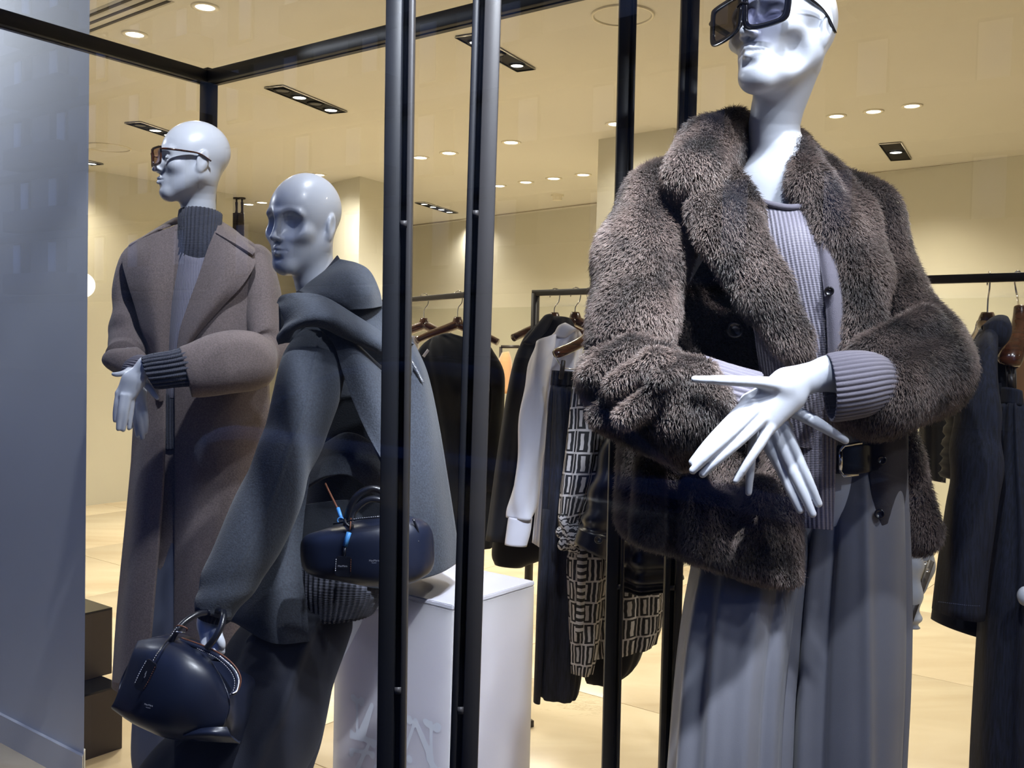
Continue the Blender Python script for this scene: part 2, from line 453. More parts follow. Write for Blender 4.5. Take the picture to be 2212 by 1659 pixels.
# floor: travertine tiles over a screed
MT['travertine'] = mat('travertine', srgb(226, 205, 165), rough=0.22, spec=0.5)
nt = MT['travertine'].node_tree; L_ = nt.links; b_ = nt.nodes['Principled BSDF']
oi = nt.nodes.new('ShaderNodeObjectInfo'); tcn = nt.nodes.new('ShaderNodeTexCoord'); va = nt.nodes.new('ShaderNodeVectorMath'); va.operation = 'ADD'
ge = nt.nodes.new('ShaderNodeNewGeometry')
mp = nt.nodes.new('ShaderNodeMapping'); mp.inputs['Rotation'].default_value = (0, 0, 0.5); mp.inputs['Scale'].default_value = (0.6, 2.6, 1)
sc_ = nt.nodes.new('ShaderNodeVectorMath'); sc_.operation = 'SCALE'; sc_.inputs['Scale'].default_value = 40
L_.new(oi.outputs['Random'], sc_.inputs[0]); L_.new(ge.outputs['Position'], va.inputs[0]); L_.new(sc_.outputs[0], va.inputs[1]); L_.new(va.outputs[0], mp.inputs[0])
n1 = nt.nodes.new('ShaderNodeTexNoise'); n1.inputs['Scale'].default_value = 1.2; n1.inputs['Detail'].default_value = 6; n1.inputs['Distortion'].default_value = 0.8
L_.new(mp.outputs[0], n1.inputs['Vector'])
r1 = nt.nodes.new('ShaderNodeValToRGB'); r1.color_ramp.elements[0].position = 0.3; r1.color_ramp.elements[0].color = (*srgb(204, 186, 156), 1)
r1.color_ramp.elements[1].position = 0.68; r1.color_ramp.elements[1].color = (*srgb(228, 214, 186), 1)
L_.new(n1.outputs['Fac'], r1.inputs[0])
n2 = nt.nodes.new('ShaderNodeTexNoise'); n2.inputs['Scale'].default_value = 3.0; n2.inputs['Detail'].default_value = 10; n2.inputs['Roughness'].default_value = 0.75
L_.new(mp.outputs[0], n2.inputs['Vector'])
r2 = nt.nodes.new('ShaderNodeValToRGB'); r2.color_ramp.elements[0].position = 0.487; r2.color_ramp.elements[0].color = (0, 0, 0, 1)
r2.color_ramp.elements[1].position = 0.5; r2.color_ramp.elements[1].color = (1, 1, 1, 1)
e3 = r2.color_ramp.elements.new(0.513); e3.color = (0, 0, 0, 1)
L_.new(n2.outputs['Fac'], r2.inputs[0])
n3 = nt.nodes.new('ShaderNodeTexNoise'); n3.inputs['Scale'].default_value = 0.9; L_.new(va.outputs[0], n3.inputs['Vector'])
r3 = nt.nodes.new('ShaderNodeValToRGB'); r3.color_ramp.elements[0].position = 0.56; r3.color_ramp.elements[1].position = 0.66; r3.color_ramp.elements[1].color = (0.55, 0.55, 0.55, 1)
L_.new(n3.outputs['Fac'], r3.inputs[0])
mm = nt.nodes.new('ShaderNodeMath'); mm.operation = 'MULTIPLY'; L_.new(r2.outputs[0], mm.inputs[0]); L_.new(r3.outputs[0], mm.inputs[1])
mc = nt.nodes.new('ShaderNodeMixRGB'); mc.inputs['Color2'].default_value = (*srgb(140, 120, 88), 1)
L_.new(mm.outputs[0], mc.inputs['Fac']); L_.new(r1.outputs[0], mc.inputs['Color1'])
tv = nt.nodes.new('ShaderNodeMixRGB'); tv.blend_type = 'MULTIPLY'; tv.inputs['Fac'].default_value = 1.0
tr = nt.nodes.new('ShaderNodeMapRange'); tr.inputs['To Min'].default_value = 0.9; tr.inputs['To Max'].default_value = 1.04; L_.new(oi.outputs['Random'], tr.inputs['Value'])
L_.new(mc.outputs[0], tv.inputs['Color1']); L_.new(tr.outputs[0], tv.inputs['Color2']); L_.new(tv.outputs[0], b_.inputs['Base Color'])

def ab(s, t, z=0.0):       # s: into the shop from the camera, t: along the street to the left
    v = AD*s+BD*t; return np.array([v[0], v[1], z])
MT['screed'] = mat('grout', srgb(165, 145, 110), rough=0.9)
# shop extents in (s,t)
S0 = 1.0      # glass
SHOP = [ab(S0, -4.5), ab(S0, 15), ab(15, 15), ab(15, -9), ab(S0, -9)]
floor = struct(slab('floor', [ab(S0, -7), ab(S0, 15), ab(16, 15), ab(16, -7)], -0.10, -0.004, MT['screed']))
TS = 1.2; k0 = 0
tile_me = None
for i in range(0, 11):
    for j in range(-4, 10):
        c = ab(S0+0.06+(i+0.5)*TS, (j+0.5)*TS+0.35)
        # skip tiles far outside of the view
        dd = c[1]; xx = c[0]
        if dd < 1.0 or abs(xx) > 0.60*dd+1.6 or dd > 14: continue
        if tile_me is None:
            o = box('floor_tile', (0, 0, -0.01), AD*(TS/2-0.002), BD*(TS/2-0.002), np.array([0, 0, 0.01]), MT['travertine'], None, bevel=0.0015)
            tile_me = o.data; o.parent = floor; o.location = c; o.location[2] = 0
        else:
            o = bpy.data.objects.new('floor_tile', tile_me); COL.objects.link(o); o.parent = floor; o.location = (c[0], c[1], 0)
# ceiling
ceiling = struct(slab('ceiling', [ab(S0, -7), ab(S0, 15), ab(16, 15), ab(16, -7)], CEIL, CEIL+0.15, MT['ceiling']))
# back wall (from its junction with the ceiling)
pc = lambda x, y: onz(x, y, CEIL)[:2]
w1 = pc(890, 490); w2 = pc(2212, 335); dw = (w2-w1)/np.linalg.norm(w2-w1)
nw = np.array([-dw[1], dw[0]]); nw = nw if nw[1] > 0 else -nw
wallA = w1-dw*1.6; wallB = w2+dw*4.0
wall_back = struct(wallseg('wall_back', wallA, wallB, MT['wall']))
# left stretch of wall, nearer, and its return
wl1 = pc(120, 473); wl2 = pc(359, 445); wl3 = pc(481, 491)
dl = (wl2-wl1)/np.linalg.norm(wl2-wl1)
wall_left = struct(wallseg('wall_left', wl1-dl*3, wl2, MT['wall'], t=0.06))
struct(wallseg('wall_left_return', wl2, wl3, MT['wall'], t=0.05, away=(-1, 0)))
struct(wallseg('wall_left_return', wl3, pc(720, 528), MT['wall'], t=0.05))
wall_far = struct(wallseg('wall_far', np.array([wl2[0]-0.5, 15.2]), np.array([w1[0]+1.0, 13.4]), MT['wall']))
# columns
def column(name, pts):
    return struct(slab(name, pts, 0, CEIL, MT['wall']))
c1 = pc(706, 398); c2 = pc(778, 381); c3 = pc(838, 397)
column('wall_column_left', [c1, c2, c3, c1+(c3-c2)])
c4 = pc(1293, 301); c5 = pc(1455, 276)
dn = np.array([-(c5-c4)[1], (c5-c4)[0]]); dn = dn/np.linalg.norm(dn); dn = dn if dn[1] > 0 else -dn
column('wall_column_right', [c4, c5, c5+dn*0.6, c4+dn*0.6])
# baseboards
def baseboard(name, a, b, n, h=0.13):
    d = (b-a)/np.linalg.norm(b-a)
    return struct(slab(name, [a-n*0.02, b-n*0.02, b, a], 0.0, h, MT['white']))
baseboard('baseboard_back', wallA, wallB, nw)
nl = np.array([-dl[1], dl[0]]); nl = nl if nl[1] > 0 else -nl
baseboard('baseboard_left', wl1-dl*3, wl2, nl)
# tall glazed panel along the back wall
MT['mirror_panel'] = mat('back_painted_glass', (0.53, 0.52, 0.425), rough=0.15, spec=0.6)
pa = w1-dw*0.5; pb = wallB
struct(slab('trim_1', [pa-nw*0.022, pb-nw*0.022, pb-nw*0.002, pa-nw*0.002], 0.14, 1.9, MT['mirror_panel']))
# recessed air slots in the ceiling, parallel to the back wall
MT['slot'] = mat('slot_black', (0.05, 0.045, 0.035), rough=0.7)
MT['slot_soft'] = mat('slot_shadow_grey', srgb(120, 108, 84), rough=0.7)
def air_slot(p0_, p1_, lab, n=3, w=0.012, gap=0.016, m=None, grp=None):
    a = onz(*p0_, CEIL); b = onz(*p1_, CEIL); d = nrm(b-a); s = np.cross(d, [0, 0, 1])
    t = thing('air_diffuser', lab, 'air vent', (a+b)/2)
    tw = (n*w+(n-1)*gap)+0.03
    box('frame', (a+b)/2-np.array([0, 0, 0.001]), (b-a)/2, s*tw/2, np.array([0, 0, 0.002]), MT['ceiling'], t)
    for i in range(n):
        off = s*((i-(n-1)/2)*(w+gap))
        box('slot', (a+b)/2+off-np.array([0, 0, 0.0035]), (b-a)/2*0.995, s*w/2, np.array([0, 0, 0.001]), m or MT['slot'], t)
air_slot((1835, 379), (2300, 328), 'long triple slot air diffuser in the ceiling above the right hand rack', m=MT['slot_soft'])
air_slot((862, 490), (1292, 437), 'long slot air diffuser in the ceiling between the two middle posts', n=2, m=MT['slot_soft'])
air_slot((150, 66), (340, -8), 'bold black triple slot air diffuser in the top left ceiling corner', w=0.02, gap=0.035)
# white pillar, left, close behind the glass
MT['bronze_box'] = mat('dark_bronze_laminate', srgb(62, 54, 48), rough=0.45, bump=0.04, bump_scale=90)
MT['black_gloss'] = mat('black_glass_top', (0.006, 0.007, 0.009), rough=0.12)
pr_ = P(187.5, 829, 3.12); e1 = P(187.5, 829, 3.12)[:2]
sd_ = nrm(np.array([e1[0]-0.10*0.9, e1[1]-0.0])); pl = e1+BD[:2]*(2.6); pillar_pts = [e1, e1+sd_*0.05, pl+AD[:2]*0.03, pl]
struct(slab('wall_pillar', pillar_pts, 0, CEIL, MT['pillar']))
struct(slab('baseboard_pillar', [e1-AD[:2]*0.012-BD[:2]*0.012, e1+sd_*0.055-BD[:2]*0.012, pl+AD[:2]*0.035, pl-AD[:2]*0.012], 0, 0.10, MT['pillar']))
# side enclosure of the shop so that light stays in
struct(slab('wall_right', [ab(S0, -5), ab(16, -5), ab(16, -5.15), ab(S0, -5.15)], 0, CEIL, MT['wall']))
struct(slab('wall_left_side', [ab(S0, 8.0), ab(6, 8.0), ab(6, 8.15), ab(S0, 8.15)], 0, CEIL, MT['wall']))
# shop front: glass pane, header and plinth
MT['glass'] = glass_mat('window_glass', (0.97, 0.985, 0.985))
MT['stone'] = mat('facade_stone', srgb(140, 135, 128), rough=0.8, noise_amt=0.08, noise_scale=3)
g0, g1 = ab(S0, -3.4), ab(S0, 6.5)
front = struct(slab('window_1', [g0[:2], g1[:2], g1[:2]+AD[:2]*0.012, g0[:2]+AD[:2]*0.012], 0.03, 3.3, MT['glass']))
struct(slab('wall_front', [ab(S0-0.4, -9)[:2], ab(S0-0.4, 16)[:2], ab(S0, 16)[:2], ab(S0, -9)[:2]], 3.3, 9.0, MT['stone']))
struct(slab('wall_front_sill', [ab(S0-0.06, -9)[:2], ab(S0-0.06, 16)[:2], ab(S0+0.05, 16)[:2], ab(S0+0.05, -9)[:2]], GZ, 0.03, MT['stone']))
struct(slab('wall_front_left', [ab(S0-0.4, 6.5)[:2], ab(S0-0.4, 16)[:2], ab(S0, 16)[:2], ab(S0, 6.5)[:2]], GZ, 3.3, MT['stone']))
struct(slab('wall_front_right', [ab(S0-0.4, -9)[:2], ab(S0-0.4, -3.4)[:2], ab(S0, -3.4)[:2], ab(S0, -9)[:2]], GZ, 3.3, MT['stone']))
MT['asphalt'] = mat('asphalt', srgb(44, 44, 48), rough=0.85, noise_amt=0.15, noise_scale=30)
struct(slab('ground_street', [ab(-40, -60)[:2], ab(-40, 60)[:2], ab(S0, 60)[:2], ab(S0, -60)[:2]], GZ-0.2, GZ, MT['asphalt']))
# ------------------------------------------------------------------ black display frame
def post(lab, xt0, xt1, xb0, xb1, d, slot, spx, grp='black steel uprights of the window frame'):
    """upright: pixel span at top y=0 and bottom y=1659; slot=(f0,f1): dark groove as share of the width; spx: y of the cross webs"""
    w = px(xt1-xt0, d)
    def col(f, y): return P(xt0+(xt1-xt0)*f+((xb0+(xb1-xb0)*f)-(xt0+(xt1-xt0)*f))*y/1659, y, d)
    t = thing('window_post', lab, 'post', col(0.5, 2400 if d < 2 else 2000), group=None)
    def seg(name, f0, f1, dep, back, m):
        a = (col(f0, -1200)+col(f1, -1200))/2; b = (col(f0, 2300)+col(f1, 2300))/2
        dd = nrm(b-a); ka = (CEIL-a[2])/dd[2]; a2 = a+dd*ka; b2 = a+dd*((0.0-a[2])/dd[2])
        vv = nrm(np.array([a[0], a[1], 0])-np.array([CAM[0], CAM[1], 0])); off = vv*(back+dep/2)
        return bar(name, a2+off, b2+off, w*(f1-f0), dep, rt, m, t, bevel=0.0015)
    s0, s1 = slot
    seg('bar', 0.0, s0, 0.03, 0.0, MT['black_metal'])
    seg('bar', s1, 1.0, 0.03, 0.004, MT['bronze_metal'])
    seg('web', s0-0.05, s1+0.05, 0.006, 0.03, MT['black_metal'])
    for y in spx:
        a = (col(s0, y)+col(s1, y))/2; vv = nrm(a-CAM)
        box('cross_web', a+vv*0.012, rt*w*(s1-s0)/2*1.05, up*0.006, vv*0.012, MT['bronze_metal'], t)
post('black steel upright left of the two in front, beside the leaning mannequin', 836, 897, 816, 876, 1.66, (0.58, 0.80), (484, 1492))
post('black steel upright in front, right edge of the white plinth window, second from left', 1022, 1083, 972, 1031, 1.58, (0.22, 0.42), (462, 1535))
post('slim black steel upright directly left of the fur coat mannequin', 1338, 1375, 1300, 1337, 2.36, (0.64, 0.84), (1268,))
post('slim black steel upright partly hidden behind the fur coat shoulder', 1472, 1510, 1423, 1461, 2.32, (0.30, 0.60), (1270,))
# rear corner post and the two top beams
cp = P(451.5, 170, 3.2)
t = thing('display_gantry', 'black steel overhead frame with a corner post behind the left mannequin', 'gantry', (cp[0], cp[1], 0))
zb = cp[2]; BW = 0.042
bar('corner_post', (cp[0], cp[1], 0.0), (cp[0], cp[1], zb+0.03), BW, BW, BD, MT['black_metal'], t, bevel=0.002)
e_r = cp-BD*3.6; e_r[2] = zb
V1 = nrm(onz(0, 42, zb)-onz(440, 168, zb)); e_l = cp+V1*2.4
for nm, e, sd in (('beam', e_r, AD), ('beam', e_l, np.array([V1[1], -V1[0], 0]))):
    c_ = cp.copy(); c_[2] = zb
    bar(nm, c_, (e[0], e[1], zb), BW*1.1, BW, sd, MT['black_metal'], t, bevel=0.002)
    dz = np.array([0, 0, BW/2+0.001])
    bar('beam_lip', c_-dz, np.array([e[0], e[1], zb])-dz, 0.006, 0.004, sd, MT['bronze_metal'], t)
# ------------------------------------------------------------------ ceiling lamps
MT['lamp_glow'] = mat('lamp_glow', (1, 1, 1), emit=(1.0, 0.93, 0.80), estr=9.0)
MT['lamp_ring'] = mat('lamp_ring_white', (0.7, 0.66, 0.55), rough=0.5)
MT['dim_lamp'] = mat('unlit_reflector', (.16, .16, .17), rough=.3, metal=.6)
MT['lamp_black'] = mat('lamp_black', (0.008, 0.008, 0.008), rough=0.65, spec=.2)
WARM = (0.97, 0.88, 0.74)
def disc_arr(c, r, n=28, z=0.0):
    th = np.linspace(0, 2*math.pi, n, endpoint=False)
    return np.stack([c[0]+r*np.cos(th), c[1]+r*np.sin(th), np.full(n, c[2]+z)], -1)
def ring_mesh(name, c, r0, r1, h, m, parent, n=32):
    """annulus hanging h below z of c"""
    A = disc_arr(c, r0, n); B = disc_arr(c, r1, n); V = np.vstack([A, B, A-[0, 0, h], B-[0, 0, h]])
    j = np.arange(n); k = (j+1) % n
    Q = np.vstack([np.stack([2*n+j, 2*n+k, 3*n+k, 3*n+j], -1), np.stack([j, k, 2*n+k, 2*n+j], -1), np.stack([n+j, 3*n+j, 3*n+k, n+k], -1)])
    return link(name, mesh(name, V, Q), m, parent)
def disc(name, c, r, h, m, parent, n=24):
    V = np.vstack([disc_arr(c, r, n), disc_arr(c, r*0.96, n)-[0, 0, h]])
    j = np.arange(n); k = (j+1) % n
    fs = [list(map(int, q)) for q in np.stack([j, n+j, n+k, k], -1)]+[list(range(n, 2*n))]
    return link(name, mesh(name, V, fs), m, parent)
LAMPS = [(443, 14, 'largest round downlight at the top left of the ceiling'), (291, 73, 'round downlight inside the left frame corner, above the left mannequin'),
         (1807, 250, 'round downlight right of the sunglasses mannequin, nearest its neck'), (1887, 240, 'middle of the three round downlights right of the fur coat mannequin'),
         (1970, 228, 'rightmost of the three round downlights right of the fur coat mannequin'), (1104, 307, 'round downlight high between the second and third uprights'),
         (970, 330, 'round downlight between the first two uprights, the higher one'), (908, 340, 'round downlight between the first two uprights, beside the left one'),
         (688, 377, 'small round downlight above the leaning mannequin head'), (537, 441, 'small distant downlight between the two left mannequins'),
         (566, 437, 'small distant downlight just left of the leaning mannequin head'), (1331, 267, 'downlight half hidden behind the third upright'),
         (1260, 377, 'rightmost of four small downlights in a row before the right column'), (1196, 385, 'third of four small downlights in a row before the right column'),
         (1136, 393, 'second of four small downlights in a row before the right column'), (1078, 401, 'leftmost of four small downlights beside the second upright')]
def downlight(c, lab, r, E):
    t = thing('ceiling_downlight', lab, 'ceiling light', c, group='round recessed downlights')
    ring_mesh('trim_ring', c, r*0.8, r*1.15, 0.006, MT['lamp_ring'], t)
    disc('lamp', c, r*0.8, 0.004, MT['lamp_glow'], t)
    return t
for (x, y, lab) in LAMPS:
    c = onz(x, y, CEIL); d = c[1]
    downlight(c, lab, 0.052 if d < 6 else 0.062, 60)
for (x, y, r_, lab) in [(1345, 32, 0.135, 'round flush ceiling speaker ring between the third and fourth uprights'), (232, 318, 0.17, 'round flush ceiling speaker ring left of the left mannequin head')]:
    c = onz(x, y, CEIL); t = thing('ceiling_speaker', lab, 'speaker', c)
    ring_mesh('rim', c, r_*0.93, r_, 0.008, MT['lamp_ring'], t, 48); disc('grille', c, r_*0.93, 0.003, MT['ceiling'], t, 48)
c = onz(1204, 420, CEIL); t = thing('smoke_detector', 'small white smoke detector on the ceiling above the middle rack', 'smoke detector', c)
disc('base', c, 0.06, 0.02, MT['lamp_ring'], t); disc('sensor_head', c-[0, 0, 0.02], 0.045, 0.035, MT['lamp_ring'], t)
def tray(corners, lab, lit, n):
    """recessed black trough light: 4 px corners p0,p1 (one short end), p2,p3 (other end)"""
    q = [onz(x, y, CEIL-0.001) for x, y in corners]
    ctr = sum(q)/4; t = thing('recessed_spot_tray', lab, 'ceiling light', ctr)
    e0 = (q[0]+q[1])/2; e1_ = (q[2]+q[3])/2; L = e1_-e0; s = ((q[0]-q[1])+(q[3]-q[2]))/2
    s = s-np.dot(s, nrm(L))*nrm(L); w = np.linalg.norm(s)
    poly = [e0-s/2, e0+s/2, e1_+s/2, e1_-s/2]
    prism('housing', poly, (0, 0, -0.004), MT['lamp_black'], t)
    for a, b in ((0, 1), (1, 2), (2, 3), (3, 0)):
        bar('rim', poly[a]-[0, 0, 0.006], poly[b]-[0, 0, 0.006], 0.006, 0.006, (0, 0, 1), MT['lamp_ring'] if False else MT['chrome'] if (a, b) == (0, 1) or (a, b) == (3, 0) else MT['lamp_black'], t)
    for i in range(n):
        c = e0+L*(i+0.5)/n-np.array([0, 0, 0.006])
        r = min(w*0.40, np.linalg.norm(L)/n*0.42)
        ring_mesh('reflector', c, r*0.75, r, 0.006, MT['lamp_black'], t, 20)
        disc('lamp', c, r*0.75, 0.003, MT['lamp_glow'] if i in lit else MT['dim_lamp'], t, 20)
    return ctr
TR = []
TR.append(tray([(577, 190), (606, 181), (746, 238), (716, 245)], 'black rectangular four lamp ceiling tray left of the first upright', (1, 3), 4))
TR.append(tray([(988, 79), (1022, 70), (1157, 146), (1117, 153)], 'black rectangular ceiling spot tray crossing behind the second upright', (0, 2), 3))
TR.append(tray([(276, 266), (297, 260), (392, 291), (372, 298)], 'black ceiling spot tray just behind the left mannequin head', (1, 2), 3))
TR.append(tray([(900, 438), (914, 435), (987, 458), (972, 461)], 'small distant black ceiling tray with bright lamps between the front uprights', (0, 1, 2, 3), 4))
TR.append(tray([(1901, 311), (1945, 305), (1968, 340), (1926, 348)], 'square black single spot ceiling light on the right', (0,), 1))
TR.append(tray([(150, 345), (166, 341), (218, 352), (204, 357)], 'black ceiling tray half hidden by the white pillar', (1,), 2))
# real light from the lamps
for (x, y, lab) in LAMPS:
    c = onz(x, y, CEIL)
    near_ = min(abs(np.dot(c[:2]-w1, nw)), np.linalg.norm(c[:2]-(c4+c5)/2)-.25, np.linalg.norm(c[:2]-(c1+c3)/2)-.25)
    lamp('downlight_beam', 'SPOT', c-[0, 0, 0.03], 88 if near_ > 1.1 else 18, WARM, c-[0, 0, 1], spot_size=2.6, spot_blend=0.9, shadow_soft_size=0.05)
for c in TR:
    lamp('tray_beam', 'SPOT', c-[0, 0, 0.03], 80, (1.0, 0.86, 0.64), c-[0, 0, 1], spot_size=2.3, spot_blend=0.9, shadow_soft_size=0.06)
# further lamps of the same ceiling outside the picture
for (s, t_) in ((3.2, -3.2), (5.5, -3.6), (8, -3.5), (3.4, 4.2), (5.5, 6.0), (9.5, 0.5), (8.5, 7.0), (3.4, 0.4), (4.6, -1.2), (6.5, 2.5)):
    c = ab(s, t_, CEIL-0.03)
    lamp('downlight_beam', 'SPOT', c, 118, WARM, c-[0, 0, 1], spot_size=2.6, spot_blend=0.9, shadow_soft_size=0.07)
# cool display spots right behind the glass line, above the mannequins, plus added plinth and pillar fill
COOL = (0.86, 0.90, 1.0)
def wspot(s, t_, tgt, e, size=0.9, col=COOL, r=0.03):
    c = ab(s, t_, CEIL-0.06); tgt = np.asarray(tgt, float)
    lamp('window_spot_and_fill', 'SPOT', c, e, col, tgt, spot_size=size, spot_blend=0.4, shadow_soft_size=r)
    return c
wspot(1.45, -0.45, P(1680, 680, 2.05), 60, 0.9)       # steep, over the fur coat
wspot(1.15, 0.35, P(1480, 950, 2.05), 75, 0.9)
wspot(1.9, 0.6, P(1400, 620, 2.0), 78, 0.6)
wspot(1.25, 0.8, P(690, 760, 2.3), 58, 0.9)
wspot(1.7, 1.5, P(640, 380, 2.3), 38, 0.7)
wspot(1.35, 1.75, P(420, 700, 2.9), 85, 0.9)
wspot(1.04, 0.45, P(930, 1480, 2.33), 300, 0.75)  # added fill to brighten the plinth's lettered face
wspot(1.5, -0.1, P(1080, 1400, 2.35), 110, 0.5)  # added fill for the plinth's right face
wspot(1.1, 4.4, P(60, 1000, 3.3), 68, 2.4)            # added fill that brightens the white pillar, not a display spot
wspot(1.25, -1.3, P(2100, 1100, 2.2), 40, 1.0)
# ================================================================== MANNEQUIN HEADS AND HANDS
def head(h, O, R, s, eyes='lid', neck=None, nk=0.03, hollow=0.0):
    """O world point between the eyes' sockets inside the head, R frame, s scale"""
    def L(x, y, z): return O+R@(np.array([x, -y, z])*s)
    RL = R
    def E(c, r, k=0.01, sub=False, rot=None):
        Rr = RL if rot is None else RL@rot
        h.ell(L(*c), np.array(r)*s, Rr, k*s, sub)
    def C(a, b, r1, r2, k=0.01, sub=False): h.cone(L(*a), L(*b), r1*s, r2*s, k*s, sub)
    E((0, -.014, .034), (.073, .094, .086), k=0)
    E((0, .026, .000), (.064, .066, .085), k=.03)
    E((0, .034, -.052), (.049, .054, .060), k=.03)
    for sg in (-1, 1):
        C((sg*.053, -.002, -.048), (sg*.012, .070, -.098), .017, .015, k=.035)
        E((sg*.043, .058, -.024), (.020, .020, .017), k=.022)
    E((0, .073, -.098), (.021, .016, .017), k=.022)
    for sg in (-1, 1):
        C((sg*.010, .088, .020), (sg*.046, .072, .019), .008, .007, k=.016)
        if eyes == 'deep':
            E((sg*.036, .093, -.002), (.031, .028, .029), k=.014, sub=True)
        else:
            E((sg*.032, .096, .000), (.023, .017, .014), k=.012, sub=True)
            E((sg*.031, .074, -.003), (.016, .012, .011), k=.005)
            C((sg*.018, .088, -.006), (sg*.046, .080, -.006), .0012, .0012, k=.002, sub=True)
        if hollow: E((sg*.056, .052, -.062), (.016, .026, .022), k=.02, sub=True)
    # nose
    C((0, .088, .012), (0, .104, -.024), .0058, .0072, k=.012)
    E((0, .109, -.033), (.0085, .009, .0075), k=.008)
    for sg in (-1, 1): E((sg*.0105, .098, -.036), (.0062, .009, .0058), k=.006)
    # mouth
    E((0, .080, -.064), (.026, .017, .020), k=.014)
    for sg in (-1, 1):
        C((sg*.003, .0985, -.0575), (sg*.021, .086, -.0625), .0052, .0026, k=.004)
        C((0, .0975, -.0695), (sg*.018, .086, -.0655), .0066, .0028, k=.004)
        C((0, .1045, -.0632), (sg*.024, .0895, -.0640), .0013, .0010, k=.003, sub=True)
    E((0, .100, -.083), (.014, .006, .005), k=.008, sub=True)
    C((0, .104, -.044), (0, .101, -.052), .0022, .0022, k=.004, sub=True)
    # ears
    for sg in (-1, 1):
        rot = np.array(Matrix.Rotation(math.radians(-14), 3, 'X') @ Matrix.Rotation(math.radians(sg*14), 3, 'Z'))
        E((sg*.074, -.012, -.008), (.0075, .0185, .031), k=.006, rot=rot)
        E((sg*.083, -.010, -.002), (.0045, .011, .019), k=.004, sub=True, rot=rot)
        E((sg*.072, -.002, -.032), (.006, .009, .010), k=.008)
    if neck is not None:
        a = L(0, -.022, -.045)
        h.chain([a]+[n_[0] for n_ in neck], [0.050*s]+[n_[1] for n_ in neck], k=nk)
    return L
def pxp(lst): return [P(*q[:3]) for q in lst]
def body_mesh(name, flds, m, parent):
    parts = []
    for f in flds: parts.append(f.mesh())
    V, Q = join_arrays(parts)
    return link(name, mesh(name, V, Q), m, parent, smooth=True)
def bbox(pts, mrg):
    a = np.array(pts); return a.min(0)-mrg, a.max(0)+mrg
def fingers(f, lst, k=0.004):
    """lst of (points [(x,y,d)], [radius m])"""
    for pts, r in lst: f.chain(pxp(pts), r, k)
def blob(f, lst, k=0.03, sub=False, sq=None):
    """lst of (x,y,d,rpx, x2,y2,d2,rpx2)"""
    for q in lst:
        f.cone(P(*q[0:3]), P(*q[4:7]), px(q[3], q[2]), px(q[7], q[6]), k, sub, sq)
# ------------------------------------------------------------------ fabrics
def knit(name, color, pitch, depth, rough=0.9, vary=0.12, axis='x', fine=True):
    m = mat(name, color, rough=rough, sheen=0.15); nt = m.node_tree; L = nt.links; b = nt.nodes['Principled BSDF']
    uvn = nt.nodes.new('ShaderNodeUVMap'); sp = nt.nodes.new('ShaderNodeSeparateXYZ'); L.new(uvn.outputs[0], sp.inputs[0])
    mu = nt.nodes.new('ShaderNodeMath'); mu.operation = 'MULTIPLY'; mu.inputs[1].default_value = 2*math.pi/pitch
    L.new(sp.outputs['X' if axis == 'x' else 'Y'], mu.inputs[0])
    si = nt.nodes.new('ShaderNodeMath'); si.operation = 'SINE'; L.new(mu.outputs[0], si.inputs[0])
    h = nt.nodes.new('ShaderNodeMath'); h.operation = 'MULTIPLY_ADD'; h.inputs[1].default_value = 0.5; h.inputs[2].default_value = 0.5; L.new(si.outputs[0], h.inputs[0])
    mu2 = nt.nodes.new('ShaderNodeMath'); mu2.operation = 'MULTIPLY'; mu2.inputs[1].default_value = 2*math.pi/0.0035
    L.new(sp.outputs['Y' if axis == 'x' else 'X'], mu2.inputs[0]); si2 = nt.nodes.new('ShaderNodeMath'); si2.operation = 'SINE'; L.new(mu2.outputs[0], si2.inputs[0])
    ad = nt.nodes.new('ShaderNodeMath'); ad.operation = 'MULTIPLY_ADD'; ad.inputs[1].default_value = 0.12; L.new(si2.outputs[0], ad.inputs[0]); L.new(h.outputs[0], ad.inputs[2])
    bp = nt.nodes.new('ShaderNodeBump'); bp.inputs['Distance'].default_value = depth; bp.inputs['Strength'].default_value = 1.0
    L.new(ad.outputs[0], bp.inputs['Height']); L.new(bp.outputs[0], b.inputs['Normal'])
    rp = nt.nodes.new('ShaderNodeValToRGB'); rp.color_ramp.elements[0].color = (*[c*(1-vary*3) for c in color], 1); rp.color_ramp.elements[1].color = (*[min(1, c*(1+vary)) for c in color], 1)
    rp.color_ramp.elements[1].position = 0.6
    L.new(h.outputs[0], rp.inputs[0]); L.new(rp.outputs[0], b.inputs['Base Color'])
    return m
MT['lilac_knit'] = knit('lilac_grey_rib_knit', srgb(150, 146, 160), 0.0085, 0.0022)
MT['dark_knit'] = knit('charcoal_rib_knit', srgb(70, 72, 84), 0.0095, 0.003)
MT['dark_fine'] = mat('taupe_dark_knit', srgb(46, 42, 47), rough=0.9, bump=0.5, bump_scale=700, sheen=0.1)
MT['plain_knit'] = mat('fine_knit', srgb(120, 116, 128), rough=0.9, bump=0.5, bump_scale=700, sheen=0.2)
MT['fur_skin'] = mat('fur_backing', srgb(52, 42, 36), rough=0.9, noise_amt=0.3, noise_scale=14)
